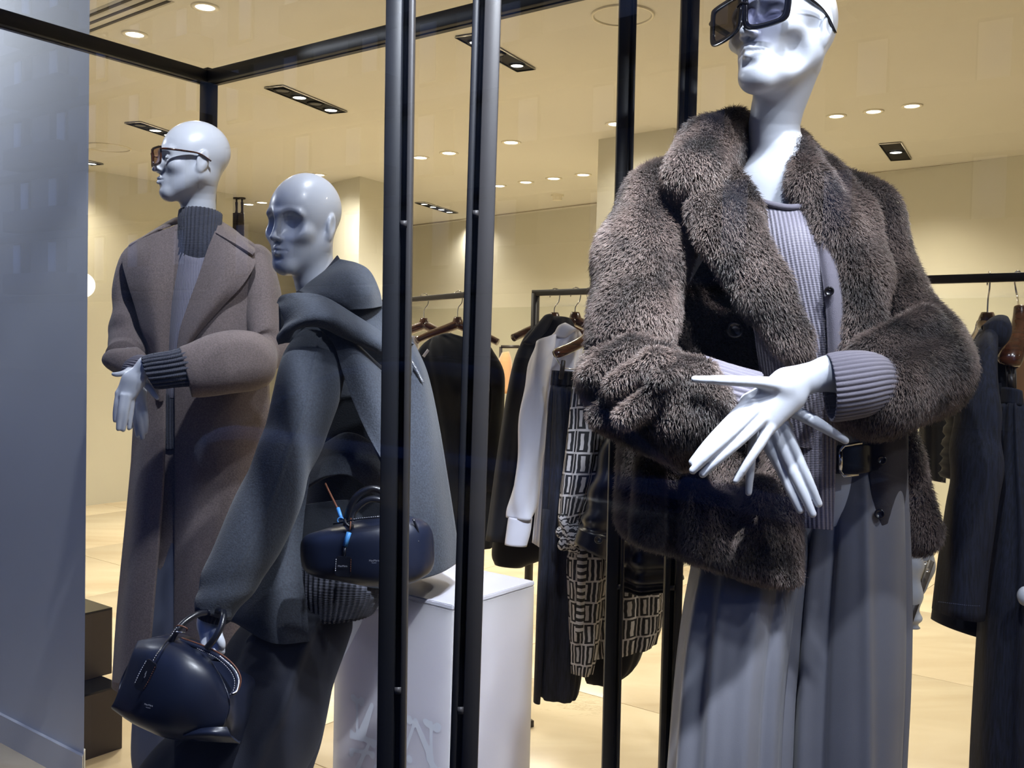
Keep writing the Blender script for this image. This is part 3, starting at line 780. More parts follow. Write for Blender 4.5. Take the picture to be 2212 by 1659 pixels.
def fur_mat():
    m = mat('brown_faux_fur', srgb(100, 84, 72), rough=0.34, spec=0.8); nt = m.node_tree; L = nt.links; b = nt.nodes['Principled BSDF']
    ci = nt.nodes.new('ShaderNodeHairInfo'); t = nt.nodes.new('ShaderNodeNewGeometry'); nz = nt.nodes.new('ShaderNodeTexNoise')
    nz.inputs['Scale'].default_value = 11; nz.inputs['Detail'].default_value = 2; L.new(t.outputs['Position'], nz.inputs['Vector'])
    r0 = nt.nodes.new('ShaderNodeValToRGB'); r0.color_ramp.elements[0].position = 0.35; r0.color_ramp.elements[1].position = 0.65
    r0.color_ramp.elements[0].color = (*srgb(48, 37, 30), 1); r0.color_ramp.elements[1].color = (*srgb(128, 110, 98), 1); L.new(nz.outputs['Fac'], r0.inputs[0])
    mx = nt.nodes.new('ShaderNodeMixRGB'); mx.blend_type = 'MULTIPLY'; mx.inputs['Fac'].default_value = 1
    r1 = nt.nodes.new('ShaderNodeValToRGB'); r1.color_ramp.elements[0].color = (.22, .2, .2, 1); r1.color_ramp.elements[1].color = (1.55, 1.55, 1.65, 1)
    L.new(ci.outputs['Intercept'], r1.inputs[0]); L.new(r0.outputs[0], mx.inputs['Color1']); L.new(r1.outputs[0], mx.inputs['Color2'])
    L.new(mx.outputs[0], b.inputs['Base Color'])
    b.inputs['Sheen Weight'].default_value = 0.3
    return m
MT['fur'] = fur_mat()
def fur(name, objs_VQ, n, length, m, parent, droop=0.65, rad=0.0004, seed=3, keep=None):
    rng = np.random.default_rng(seed)
    V, Q = objs_VQ
    T = np.vstack([Q[:, [0, 1, 2]], Q[:, [0, 2, 3]]]); A = V[T[:, 0]]; B = V[T[:, 1]]; Cc = V[T[:, 2]]
    N = np.cross(B-A, Cc-A); ar = np.linalg.norm(N, axis=1); N /= ar[:, None]+1e-15
    # drop faces that look away from the street
    ctr = (A+B+Cc)/3; vw = ctr-CAM; vw /= np.linalg.norm(vw, axis=1)[:, None]
    w = ar*np.where((N*vw).sum(1) > 0.35, 0.12, 1.0)
    idx = rng.choice(len(T), n, p=w/w.sum())
    u = rng.random((n, 1)); v = rng.random((n, 1)); fl = (u+v > 1); u = np.where(fl, 1-u, u); v = np.where(fl, 1-v, v)
    p0 = A[idx]+u*(B[idx]-A[idx])+v*(Cc[idx]-A[idx]); nn = N[idx]
    # flow: down the cloth, with slow swirls
    g = np.tile(np.array([0, 0, -1.0]), (n, 1))
    ph = p0*9.0
    sw = np.stack([np.sin(ph[:, 2]*1.3+ph[:, 0]*2.1), 0*ph[:, 0], 0.5*np.sin(ph[:, 0]*1.7+ph[:, 2])], 1)
    fl_ = g+0.45*sw; fl_ -= (fl_*nn).sum(1)[:, None]*nn
    fl_ /= np.linalg.norm(fl_, axis=1)[:, None]+0.3
    ln = length*(0.65+0.6*rng.random((n, 1)))
    jit = rng.normal(0, 0.17, (n, 3))
    d1 = nn*0.9+fl_*droop*0.5+jit*0.6; d2 = nn*0.45+fl_*droop*1.3+jit
    p1 = p0+d1*ln*0.45; p2 = p1+d2*ln*0.55
    pts = np.stack([p0-nn*0.001, p1, p2], 1).reshape(-1, 3).astype(np.float32)
    hc = bpy.data.hair_curves.new(name); hc.add_curves([3]*n)
    hc.points.foreach_set('position', pts.ravel())
    at = hc.attributes.get('radius') or hc.attributes.new('radius', 'FLOAT', 'POINT')
    rr = np.tile(np.array([rad*1.3, rad, rad*0.25], np.float32), n); at.data.foreach_set('value', rr)
    hc.materials.append(m)
    o = bpy.data.objects.new(name, hc); COL.objects.link(o); o.parent = parent; o['kind'] = 'stuff'
    o.matrix_parent_inverse = wmat(parent).inverted()
    return o
# ================================================================== RIGHT MANNEQUIN (fur coat)
foot = P(1740, 1659, 2.1); foot[2] = 0
M3 = thing('mannequin', 'large white mannequin in black sunglasses and brown fur coat, hands crossed in front', 'mannequin', foot)
R3 = eul(-50, -6, -4)
O3 = P(1694, 74, 1.97)
neck3 = [(P(1672, 270, 2.03), 0.052), (P(1688, 350, 2.03), 0.057)]
lo, hi = bbox([O3-0.18, O3+0.19, neck3[-1][0]-0.11, P(1690, 480, 1.95)], 0.02)
fh = Fld(lo, hi, 0.0026)
L3 = head(fh, O3, R3, 1.19, eyes='lid', neck=neck3, hollow=1)
fh.ell(P(1700, 475, 2.05), (0.13, 0.085, 0.10), k=0.06)
fh.cone(P(1640, 400, 2.03), P(1560, 440, 2.08), 0.04, 0.04, k=0.05); fh.cone(P(1750, 400, 2.03), P(1850, 440, 2.08), 0.04, 0.04, k=0.05)
hA = [P(1860, 850, 1.82), P(1590, 1050, 1.6), P(1480, 760, 1.9), P(1850, 1130, 1.95)]
lo, hi = bbox([P(1480, 1130, 1.70), P(1900, 760, 1.93), P(1480, 760, 1.93), P(1850, 1130, 1.70)], 0.02)
f1 = Fld(lo, hi, 0.0024)
# front hand (her left): forearm, palm, fingers
f1.cone(P(1905, 850, 1.84), P(1790, 806, 1.80), 0.032, 0.0285, 0.01)
f1.cone(P(1790, 806, 1.80), P(1700, 830, 1.775), 0.0285, 0.030, 0.02, sq=(fw, 0.72))
for a, b, r1, r2 in (((1700, 836, 1.775), (1618, 868, 1.765), .026, .017), ((1700, 845, 1.775), (1632, 888, 1.760), .027, .018), ((1700, 855, 1.775), (1650, 906, 1.760), .026, .017), ((1705, 860, 1.775), (1660, 925, 1.765), .022, .013)):
    f1.cone(P(*a), P(*b), r1, r2, 0.02, sq=(fw, 0.6))
fingers(f1, [([(1618, 868, 1.762), (1573, 912, 1.750), (1530, 957, 1.748), (1496, 998, 1.752)], [.0120, .0098, .0088, .0072]),
             ([(1630, 886, 1.756), (1580, 936, 1.738), (1533, 980, 1.735), (1497, 1016, 1.742)], [.0120, .0100, .0090, .0072]),
             ([(1646, 904, 1.756), (1600, 950, 1.740), (1552, 992, 1.738), (1518, 1024, 1.746)], [.0115, .0098, .0088, .0072]),
             ([(1660, 925, 1.762), (1640, 962, 1.752), (1612, 1004, 1.752), (1590, 1038, 1.758)], [.0115, .0092, .0082, .0066])], k=0.005)
fingers(f1, [([(1690, 835, 1.765), (1642, 826, 1.745), (1575, 822, 1.73), (1500, 819, 1.73)], [.017, .0110, .0095, .0062])], k=0.014)
# rear hand (her right)
f1.cone(P(1545, 845, 1.87), P(1625, 880, 1.85), 0.028, 0.026, 0.01)
for a, b in (((1630, 880, 1.85), (1650, 950, 1.84)), ((1640, 880, 1.85), (1675, 940, 1.84)), ((1650, 875, 1.85), (1695, 925, 1.84))):
    f1.cone(P(*a), P(*b), .026, .016, 0.02, sq=(fw, 0.6))
fingers(f1, [([(1650, 945, 1.84), (1682, 1005, 1.83), (1706, 1057, 1.825), (1728, 1102, 1.825)], [.0120, .0100, .0090, .0072]),
             ([(1673, 935, 1.835), (1703, 1000, 1.82), (1732, 1060, 1.815), (1755, 1110, 1.815)], [.0120, .0105, .0092, .0075]),
             ([(1695, 922, 1.835), (1722, 985, 1.82), (1747, 1040, 1.815), (1768, 1088, 1.818)], [.0120, .0105, .0092, .0075]),
             ([(1632, 930, 1.85), (1624, 980, 1.85), (1620, 1025, 1.85), (1617, 1064, 1.85)], [.0110, .0090, .0080, .0064])], k=0.005)
fingers(f1, [([(1690, 880, 1.84), (1725, 893, 1.815), (1772, 918, 1.80), (1826, 952, 1.80)], [.016, .0125, .0110, .0070])], k=0.012)
# legs and hips, coarse, under the trousers; arms inside the sleeves
f2 = Fld(*bbox([P(1400, 400, 2.25)-0.1, P(2080, 400, 1.75), np.array([foot[0]-0.25, foot[1]+0.25, 0.0]), P(2050, 2300, 2.0)*[1, 1, 0]], 0.05), 0.012)
f2.cone(P(1700, 480, 2.08), P(1790, 1080, 2.1), 0.10, 0.10, 0.05)
ank1 = np.array([foot[0]-0.10, foot[1]-0.03, 0.0]); ank2 = np.array([foot[0]+0.06, foot[1]+0.06, 0.0])
for hp, an in ((P(1720, 1150, 2.12), ank1), (P(1820, 1150, 2.14), ank2)):
    kn = (hp+an)/2+[0, 0, 0.03]; f2.chain([hp, kn, an+[0, 0, .08]], [.075, .05, .03], 0.04)
    f2.cone(an+[0, 0, .03], an+[-0.05, -.15, .03], .028, .028, 0.02)
f2.chain([P(1520, 470, 2.1), P(1350, 800, 1.98), P(1500, 850, 1.88)], [.045, .038, .03], 0.03)
f2.chain([P(1880, 470, 2.1), P(1990, 790, 2.0), P(1890, 850, 1.85)], [.045, .038, .03], 0.03)
body_mesh('body', [fh, f1, f2], MT['mannequin'], M3)
# ---- the fur coat
coat3 = sub_thing('fur_coat', M3, foot)
fc = Fld(*bbox([P(1225, 1300, 1.70), P(2110, 1300, 1.70), P(1225, 230, 2.35), P(2110, 230, 2.35)], 0.02), 0.0062)
sqd = (fw, 0.75)
# body panel on the picture's left
blob(fc, [(1450, 540, 2.20, 90, 1432, 1110, 2.10, 98), (1540, 580, 2.20, 95, 1560, 1190, 2.08, 95), (1630, 760, 2.16, 80, 1640, 1220, 2.05, 92)], k=0.04, sq=sqd)
# broad vertical folds in the skirt of the coat
blob(fc, [(1405, 1000, 2.00, 26, 1395, 1230, 1.99, 36), (1500, 1040, 1.98, 26, 1510, 1260, 1.97, 36), (1640, 1060, 1.95, 30, 1600, 1290, 1.95, 42), (1555, 1100, 1.97, 34, 1550, 1270, 1.96, 40), (1650, 1150, 1.95, 36, 1648, 1290, 1.95, 44), (1690, 960, 2.0, 36, 1692, 1290, 1.95, 42)], k=0.035)
blob(fc, [(1452, 960, 1.90, 10, 1450, 1120, 1.90, 8), (1560, 1000, 1.885, 10, 1556, 1150, 1.88, 8)], k=0.03, sub=True)
# hem plane
def halfspace(f, a, b, c, k=0.012):
    """keep the side that holds point c; plane runs through a, b and the line of sight"""
    n = nrm(np.cross(b-a, (a+b)/2-CAM)); 
    if np.dot(c-a, n) > 0: n = -n
    X, Y, Z = f.grid(); d = (X-a[0])*n[0]+(Y-a[1])*n[1]+(Z-a[2])*n[2]
    o = f.D; hh = np.maximum(k-np.abs(o-d), 0)/k; f.D = (np.maximum(o, d)+hh*hh*k*0.25).astype(np.float32)
halfspace(fc, P(1325, 1155, 2.0), P(1725, 1285, 2.0), P(1500, 900, 2.0), k=0.03)
halfspace(fc, P(1735, 1290, 2.0), P(1752, 700, 2.0), P(1500, 900, 2.0), k=0.03)
# shoulders and sleeves
blob(fc, [(1560, 400, 2.10, 80, 1440, 450, 2.08, 92), (1440, 450, 2.08, 92, 1385, 560, 2.02, 92), (1385, 560, 2.02, 94, 1368, 690, 1.97, 86), (1368, 690, 1.97, 86, 1345, 810, 1.93, 84)], k=0.03)
blob(fc, [(1345, 815, 1.92, 88, 1400, 850, 1.88, 92), (1400, 850, 1.88, 92, 1482, 884, 1.84, 100)], k=0.03)
blob(fc, [(1275, 812, 1.86, 20, 1365, 758, 1.85, 24), (1365, 758, 1.85, 22, 1440, 762, 1.83, 18), (1330, 838, 1.81, 22, 1415, 785, 1.79, 24), (1415, 785, 1.79, 24, 1480, 795, 1.80, 20), (1352, 900, 1.79, 24, 1440, 828, 1.765, 26), (1440, 828, 1.765, 26, 1520, 800, 1.80, 22), (1300, 900, 1.86, 26, 1480, 985, 1.84, 26)], k=0.022)
blob(fc, [(1385, 838, 1.775, 10, 1330, 872, 1.79, 10), (1392, 880, 1.75, 12, 1470, 822, 1.755, 9)], k=0.02, sub=True)
blob(fc, [(1255, 775, 1.95, 16, 1330, 735, 1.88, 12)], k=0.02, sub=True)   # crease over the elbow
# picture's right side
blob(fc, [(1760, 420, 2.12, 70, 1850, 480, 2.10, 85), (1850, 480, 2.10, 85, 1900, 640, 2.08, 85), (1900, 640, 2.08, 80, 1975, 760, 2.02, 92), (1975, 760, 2.02, 96, 1992, 800, 1.98, 94), (1992, 800, 1.98, 94, 1890, 850, 1.87, 94), (1850, 600, 2.12, 60, 1880, 950, 2.16, 60)], k=0.03)
blob(fc, [(1870, 760, 1.86, 30, 2000, 690, 1.93, 26)], k=0.03)
blob(fc, [(1925, 930, 2.12, 42, 1985, 1150, 2.10, 46), (1905, 900, 2.14, 36, 1950, 1000, 2.14, 40)], k=0.03, sq=sqd)
# collar and lapels
blob(fc, [(1588, 278, 2.10, 40, 1530, 322, 2.02, 56), (1530, 322, 2.02, 58, 1502, 378, 1.95, 66)], k=0.03)
blob(fc, [(1540, 460, 1.915, 56, 1575, 500, 1.895, 66), (1575, 500, 1.895, 66, 1650, 630, 1.875, 58), (1650, 630, 1.875, 58, 1712, 735, 1.875, 38), (1712, 735, 1.875, 38, 1742, 800, 1.89, 18), (1570, 400, 1.95, 40, 1610, 460, 1.93, 46)], k=0.018, sq=(fw, 0.6))
blob(fc, [(1712, 318, 2.10, 34, 1770, 395, 2.02, 52), (1770, 395, 2.02, 54, 1825, 480, 1.97, 66), (1825, 480, 1.97, 66, 1858, 600, 1.95, 62), (1858, 600, 1.95, 60, 1848, 700, 1.93, 48), (1848, 700, 1.93, 48, 1822, 780, 1.92, 26)], k=0.02, sq=(fw, 0.6))
blob(fc, [(1640, 300, 2.17, 50, 1700, 330, 2.17, 50)], k=0.03)
blob(fc, [(1470, 428, 1.865, 7, 1530, 412, 1.85, 8), (1530, 412, 1.85, 8, 1615, 402, 1.87, 5)], k=0.014, sub=True)
# room for the neck and the sweater
fc.chain([P(1660, 240, 2.03), P(1658, 360, 1.97), P(1688, 470, 1.91)], [0.060, 0.044, 0.030], k=0.012, sub=True)
blob(fc, [(1728, 330, 2.0, 30, 1752, 400, 1.95, 42), (1752, 400, 1.95, 42, 1806, 500, 1.93, 48), (1806, 500, 1.93, 48, 1848, 600, 1.93, 48), (1848, 600, 1.93, 48, 1856, 690, 1.93, 42)], k=0.03, sq=(fw, .6))
fcV, fcQ = fc.mesh()
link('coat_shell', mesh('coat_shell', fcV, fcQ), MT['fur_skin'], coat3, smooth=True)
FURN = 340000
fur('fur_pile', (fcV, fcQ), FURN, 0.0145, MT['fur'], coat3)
MT['horn'] = mat('dark_horn_button', (0.012, 0.011, 0.014), rough=0.2, spec=0.7)
def button(name, c, r, m, parent, nv=None):
    """small dished disc facing the viewer"""
    nv = nrm(CAM-c) if nv is None else nrm(nv); u = nrm(np.cross(nv, [0, 0, 1])); w = np.cross(nv, u)
    prof = [(0.0, .18), (.55, .18), (.66, .42), (.85, .5), (1.0, .25), (1.0, -.2)]
    n = 22; th = np.linspace(0, 2*math.pi, n, endpoint=False); V = []; Fs = []
    for pr, pz in prof: V.append(c+(np.cos(th)[:, None]*u+np.sin(th)[:, None]*w)*r*max(pr, .02)+nv*r*pz)
    V = np.vstack(V)
    for i in range(len(prof)-1):
        for j in range(n):
            k = (j+1) % n; Fs.append([i*n+j, i*n+k, (i+1)*n+k, (i+1)*n+j])
    o = link(name, mesh(name, V, Fs), m, parent, smooth=True)
    return o
button('button', P(1588, 712, 1.965), px(19, 1.965), MT['horn'], coat3)
# ---- knitwear
def grow(rows, f=1.0): return rows
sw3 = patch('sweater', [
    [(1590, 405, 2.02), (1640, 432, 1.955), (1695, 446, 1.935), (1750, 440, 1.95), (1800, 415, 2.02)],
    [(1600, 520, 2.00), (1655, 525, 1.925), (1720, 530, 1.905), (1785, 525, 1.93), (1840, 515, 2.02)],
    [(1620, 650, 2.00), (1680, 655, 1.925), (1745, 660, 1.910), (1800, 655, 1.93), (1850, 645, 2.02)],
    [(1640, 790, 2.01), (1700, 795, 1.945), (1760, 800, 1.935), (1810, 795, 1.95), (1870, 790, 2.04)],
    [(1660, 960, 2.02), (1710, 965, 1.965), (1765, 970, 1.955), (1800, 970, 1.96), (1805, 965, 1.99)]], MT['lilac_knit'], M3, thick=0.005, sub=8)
nb = [P(x, y, d-0.004) for x, y, d in [(1590, 405, 2.02), (1640, 433, 1.952), (1695, 447, 1.932), (1735, 445, 1.940), (1756, 441, 1.955)]]
tube('neckband', nb, 0.0062, MT['plain_knit'], M3, n=8, smooth=8)
patch('cardigan_placket', [
    [(1728, 456, 1.96), (1752, 460, 1.945), (1795, 460, 2.0)],
    [(1758, 520, 1.925), (1786, 520, 1.915), (1850, 520, 1.98)],
    [(1778, 620, 1.905), (1806, 618, 1.90), (1870, 620, 1.97)],
    [(1786, 720, 1.91), (1814, 716, 1.905), (1870, 715, 1.97)],
    [(1790, 860, 1.93), (1820, 860, 1.925), (1870, 860, 1.98)]], MT['plain_knit'], M3, thick=0.006, sub=8)
button('button', P(1791, 629, 1.888), px(10.5, 1.9), MT['horn'], M3)
patch('cardigan_front', [
    [(1735, 860, 1.96), (1770, 860, 1.945), (1802, 860, 1.95)],
    [(1735, 960, 1.965), (1772, 960, 1.95), (1806, 960, 1.955)],
    [(1735, 1060, 1.97), (1772, 1060, 1.955), (1803, 1060, 1.96)],
    [(1738, 1140, 1.975), (1770, 1143, 1.96), (1799, 1145, 1.965)]], MT['lilac_knit'], M3, thick=0.006, sub=6)
patch('cardigan_front', [
    [(1872, 900, 1.99), (1910, 900, 1.985), (1960, 900, 2.04)],
    [(1876, 990, 1.99), (1915, 990, 1.985), (1960, 985, 2.03)],
    [(1882, 1080, 1.99), (1915, 1080, 1.985), (1955, 1070, 2.03)],
    [(1884, 1148, 1.99), (1915, 1132, 1.985), (1944, 1128, 2.03)]], MT['dark_fine'], M3, thick=0.006, sub=6)
button('button', P(1905, 994, 1.972), px(10, 1.97), MT['horn'], M3)
button('button', P(1900, 1110, 1.972), px(11, 1.97), MT['horn'], M3)
def ribbed(amp, ribs): return lambda th, v, L: amp*np.cos(ribs*th)
def cuff(name, pairs, m, parent, ribs=38, amp=0.0014, n=228, thick=0.003):
    o = sil(name, pairs, m, parent, n=n, sub=5, expo=2.0, ratio=0.75, disp=ribbed(amp, ribs), cap=False)
    s = o.modifiers.new('thickness', 'SOLIDIFY'); s.thickness = thick; s.offset = 0
    return o
cuff('knit_cuff', [(1893, 772, 1925, 892, 1.84), (1868, 762, 1898, 890, 1.815), (1835, 760, 1862, 900, 1.80), (1800, 764, 1812, 908, 1.795), (1786, 768, 1796, 908, 1.795)], MT['plain_knit'], M3)
cuff('knit_cuff', [(1520, 770, 1455, 930, 1.86), (1560, 783, 1502, 935, 1.855), (1600, 795, 1548, 945, 1.855), (1642, 806, 1592, 955, 1.86)], MT['plain_knit'], M3)
# ---- belt and trousers
MT['satin'] = mat('grey_satin', srgb(118, 119, 128), rough=0.42, sheen=0.2, spec=0.5, noise_amt=0.05, noise_scale=6, bump=0.12, bump_scale=500)
MT['leather'] = mat('black_leather', (0.006, 0.007, 0.012), rough=0.28, spec=0.6, bump=0.12, bump_scale=350)
def folds(terms, base=0.0):
    def f(th, v, L):
        o = np.zeros_like(th)
        for a, k, ph, v0, v1 in terms:
            g = min(1, max(0, (v-v0)/(v1-v0+1e-9))); g = g*g*(3-2*g)
            o += a*g*np.cos(k*th+ph+0.5*math.sin(3*v))
        return o
    return f
def crease(th, c, w, a): # soft ridge at angle c (front is +pi/2)
    return a*np.exp(-((th-c)/w)**2)
def leg3a(th, v, L):
    g = min(1, v*2.2)
    return g*(crease(th, 2.62, .16, .016)+crease(th, 2.20, .10, .012)+crease(th, 1.62, .16, .018)+crease(th, 1.28, .08, -.012)+crease(th, 1.05, .14, .012)+crease(th, 0.70, .06, -.012)+crease(th, 0.52, .08, .008)+.004*np.cos(9*th+2*v))
def leg3b(th, v, L):
    g = min(1, .25+v*2.2)
    return g*(crease(th, 2.55, .12, .015)+crease(th, 2.25, .07, -.010)+crease(th, 1.75-.3*v, .10, .010)+crease(th, 1.2, .28, .006)+crease(th, 0.62, .07, -.010)+crease(th, 0.45, .10, .010)+.003*np.cos(7*th))
tr = sil('trousers', [(1520, 1090, 1740, 1090, 2.10, .10), (1500, 1200, 1740, 1205, 2.09, .12), (1478, 1330, 1722, 1330, 2.08, .13), (1462, 1480, 1704, 1480, 2.07, .14), (1448, 1659, 1694, 1659, 2.06, .15), (1425, 1950, 1680, 1950, 2.05, .16), (1412, 2240, 1670, 2240, 2.05, .16)], MT['satin'], M3, n=180, sub=8, disp=leg3a, expo=2.0)
sil('trouser_leg', [(1742, 960, 1950, 960, 2.10, .10), (1738, 1060, 1950, 1060, 2.10, .11), (1725, 1180, 1952, 1180, 2.09, .12), (1708, 1330, 1953, 1330, 2.08, .13), (1698, 1480, 1948, 1480, 2.07, .14), (1690, 1659, 1937, 1659, 2.06, .15), (1680, 1950, 1925, 1950, 2.05, .16), (1672, 2240, 1915, 2240, 2.05, .16)], MT['satin'], M3, n=180, sub=8, disp=leg3b, expo=2.0)
bl = patch('belt', [[(1770, 962, 1.985), (1820, 962, 1.972), (1865, 960, 1.972), (1885, 962, 1.99)], [(1770, 1022, 1.985), (1820, 1024, 1.972), (1865, 1022, 1.972), (1885, 1018, 1.99)]], MT['leather'], M3, thick=0.006, sub=6)
bk = [P(x, y, 1.962) for x, y in [(1862, 957), (1824, 962), (1815, 972), (1815, 1018), (1822, 1028), (1854, 1025)]]
tube('belt_buckle', bk, 0.0035, MT['chrome'], bl, n=8)
tube('buckle_roller', [P(1815, 975, 1.958), P(1815, 1015, 1.958)], 0.0052, MT['chrome'], bl, n=10)
# ---- sunglasses: black oversized square frame
MT['black_acetate'] = mat('black_acetate', (0.006, 0.006, 0.009), rough=0.1, spec=0.5)
MT['smoke_lens'] = glass_mat('smoke_lens', (0.33, 0.33, 0.42), gl=1.0)
MT['dark_lens'] = glass_mat('dark_lens', (0.10, 0.09, 0.10), gl=1.0)
sg = thing('sunglasses', 'oversized square black sunglasses on the fur coat mannequin', 'sunglasses', P(1620, 60, 1.83))
def plane_pt(Lf, s):   # lens plane in head coordinates
    pass
def lens_frame(tg, outer, inner, Lf, th, mf, ml, nm='rim'):
    """outline points in head coords (x,y,z): ring between outer and inner, extruded"""
    o = catmull(np.array(outer+[outer[0]]), 6)[:-1]; i = catmull(np.array(inner+[inner[0]]), 6)[:-1]
    n = len(o); V = []
    for dy in (0, -th):
        V += [Lf(*(p_+[0, dy, 0])) for p_ in o]; V += [Lf(*(p_+[0, dy, 0])) for p_ in i]
    j = np.arange(n); k = (j+1) % n
    Q = np.vstack([np.stack([j, k, n+k, n+j], -1), np.stack([2*n+j, 3*n+j, 3*n+k, 2*n+k], -1), np.stack([j, 2*n+j, 2*n+k, k], -1), np.stack([n+j, n+k, 3*n+k, 3*n+j], -1)])
    me = mesh(nm, V, Q); bm = bmesh.new(); bm.from_mesh(me); bmesh.ops.recalc_face_normals(bm, faces=list(bm.faces)); bm.to_mesh(me); bm.free()
    ob = link(nm, me, mf, tg); b = ob.modifiers.new('b', 'BEVEL'); b.width = 0.0009; b.segments = 2; b.limit_method = 'ANGLE'
    V2 = [Lf(*(p_+[0, -th/2, 0])) for p_ in i]; ct = np.mean(i, axis=0); V2.append(Lf(*(ct+[0, -th/2+.002, 0])))
    Fs = [[a, (a+1) % n, n] for a in range(n)]
    link('lens', mesh('lens', V2, Fs), ml, tg, smooth=True)
def sq(cx, w, h, y0, wrap, inn=0.0, top=0.0):
    out = []
    for (u, v) in [(-1, .75), (-.86, 1), (0, 1.04), (.86, 1), (1, .8), (1, -.2), (.85, -.82), (.2, -1), (-.6, -.98), (-.93, -.72), (-1, 0)]:
        x = cx+u*w; z = v*h
        out.append([x, y0-wrap*abs(x), z+top*v])
    return [np.array(p_) for p_ in out]
Lg3 = lambda x, y, z: L3(x, y, z)
for sgx in (-1, 1):
    oo = sq(sgx*.040, .0385, .0345, .121, .26); ii = sq(sgx*.0395, .0300, .0270, .121, .26)
    off = np.array([0, 0, -.003])
    if sgx > 0: oo = [p_*[1, 1, 1] for p_ in oo]
    lens_frame(sg, [p_+off for p_ in oo], [p_+off for p_ in ii], Lg3, .0045, MT['black_acetate'], MT['smoke_lens'] if sgx > 0 else MT['dark_lens'])
    tp = [Lg3(sgx*.076, .0985, .012), Lg3(sgx*.083, .085, .012), Lg3(sgx*.084, .045, .010), Lg3(sgx*.082, .005, .007), Lg3(sgx*.079, -.030, -.012)]
    o_ = tube('temple', tp, [.0045*1.1, .0075*1.1, .0075*1.1, .0035*1.1, .003*1.1], MT['black_acetate'], sg, n=10, smooth=6, flat=0.4)
tube('bridge', [Lg3(-.010, .1165, .008), Lg3(0, .1185, .011), Lg3(.010, .1165, .008)], .004, MT['black_acetate'], sg, n=10, smooth=5)
# ================================================================== LEFT MANNEQUIN (taupe wool coat)
MT['taupe_wool'] = mat('taupe_wool', srgb(120, 108, 106), rough=0.95, noise_amt=0.22, noise_scale=260, bump=0.35, bump_scale=420, sheen=0.12)
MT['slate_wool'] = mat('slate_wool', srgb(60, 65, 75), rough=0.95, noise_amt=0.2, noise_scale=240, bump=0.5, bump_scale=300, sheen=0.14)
MT['slate_dark'] = mat('slate_wool_shaded', srgb(36, 40, 48), rough=0.95, noise_amt=0.12, noise_scale=240, bump=0.4, bump_scale=300, sheen=0.05)  # darker copy of the slate wool, the coat's inner shade put into its colour
MT['navy_cloth'] = mat('navy_gabardine', srgb(13, 17, 32), rough=0.8, sheen=0.05, bump=0.2, bump_scale=400)
MT['grey_cloth'] = mat('grey_trouser_cloth', srgb(84, 90, 110), rough=0.6, sheen=0.1)
foot1 = P(430, 1640, 3.0); foot1[2] = 0
M1 = thing('mannequin', 'white mannequin in taupe wool coat and tortoiseshell sunglasses beside the white pillar', 'mannequin', foot1)
R1 = eul(-61, 1, 0)
O1 = P(418, 349, 2.92)
f = Fld(*bbox([O1-0.15, O1+0.16, P(430, 520, 2.95)-0.03, P(430, 520, 2.95)+0.03], 0.02), 0.0027)
L1 = head(f, O1, R1, 1.01, eyes='lid', neck=[(P(429, 430, 2.95), 0.050), (P(430, 505, 2.96), 0.056)])
g = Fld(*bbox([P(225, 960, 2.6), P(430, 740, 2.95), P(430, 960, 2.6), P(225, 740, 2.95)], 0.02), 0.0028)
# front hand (from the picture's right sleeve)
g.cone(P(385, 790, 2.70), P(318, 789, 2.68), .030, .023, .01)
g.cone(P(318, 789, 2.68), P(285, 822, 2.67), .024, .024, .015, sq=(fw, .8))
for a, b in (((282, 818, 2.67), (258, 850, 2.665)), ((285, 822, 2.67), (268, 856, 2.655)), ((290, 825, 2.67), (279, 856, 2.66)), ((295, 825, 2.67), (287, 852, 2.665))):
    g.cone(P(*a), P(*b), .020, .012, .015, sq=(fw, .7))
fingers(g, [([(258, 850, 2.665), (253, 872, 2.66), (250, 892, 2.66), (249, 908, 2.66)], [.0105, .0090, .0080, .0065]),
            ([(268, 856, 2.652), (262, 885, 2.645), (258, 908, 2.645), (256, 926, 2.645)], [.0108, .0092, .0082, .0066]),
            ([(277, 856, 2.655), (272, 885, 2.650), (269, 910, 2.650), (266, 928, 2.650)], [.0105, .0092, .0082, .0066]),
            ([(287, 852, 2.668), (284, 880, 2.665), (281, 905, 2.665), (279, 925, 2.665)], [.0100, .0084, .0074, .0060])], k=.004)
# rear hand
g.cone(P(290, 785, 2.78), P(292, 830, 2.76), .024, .024, .015)
for a, b in (((292, 830, 2.75), (290, 872, 2.735)), ((296, 832, 2.75), (300, 875, 2.735)), ((302, 832, 2.75), (309, 872, 2.735))):
    g.cone(P(*a), P(*b), .018, .0115, .015, sq=(fw, .7))
fingers(g, [([(290, 870, 2.735), (293, 900, 2.725), (296, 922, 2.725), (298, 941, 2.725)], [.0105, .0090, .0080, .0064]),
            ([(300, 875, 2.730), (303, 905, 2.715), (306, 928, 2.715), (308, 946, 2.715)], [.0108, .0094, .0084, .0068]),
            ([(309, 870, 2.735), (313, 895, 2.720), (315, 915, 2.720), (315, 933, 2.720)], [.0105, .0092, .0082, .0066]),
            ([(284, 850, 2.745), (282, 880, 2.745), (283, 905, 2.745), (285, 922, 2.745)], [.0095, .0082, .0074, .0060])], k=.004)
fingers(g, [([(285, 800, 2.76), (268, 806, 2.735), (254, 809, 2.73), (245, 808, 2.73)], [.014, .0085, .0075, .0055]),
            ([(300, 815, 2.75), (314, 828, 2.70), (328, 845, 2.69), (340, 860, 2.69)], [.015, .0105, .0090, .0060])], k=.01)
b2 = Fld(*bbox([P(250, 500, 3.1), P(620, 500, 2.65), np.array([foot1[0]-.2, foot1[1]-.2, 0]), np.array([foot1[0]+.25, foot1[1]+.2, 0])], 0.05), 0.014)
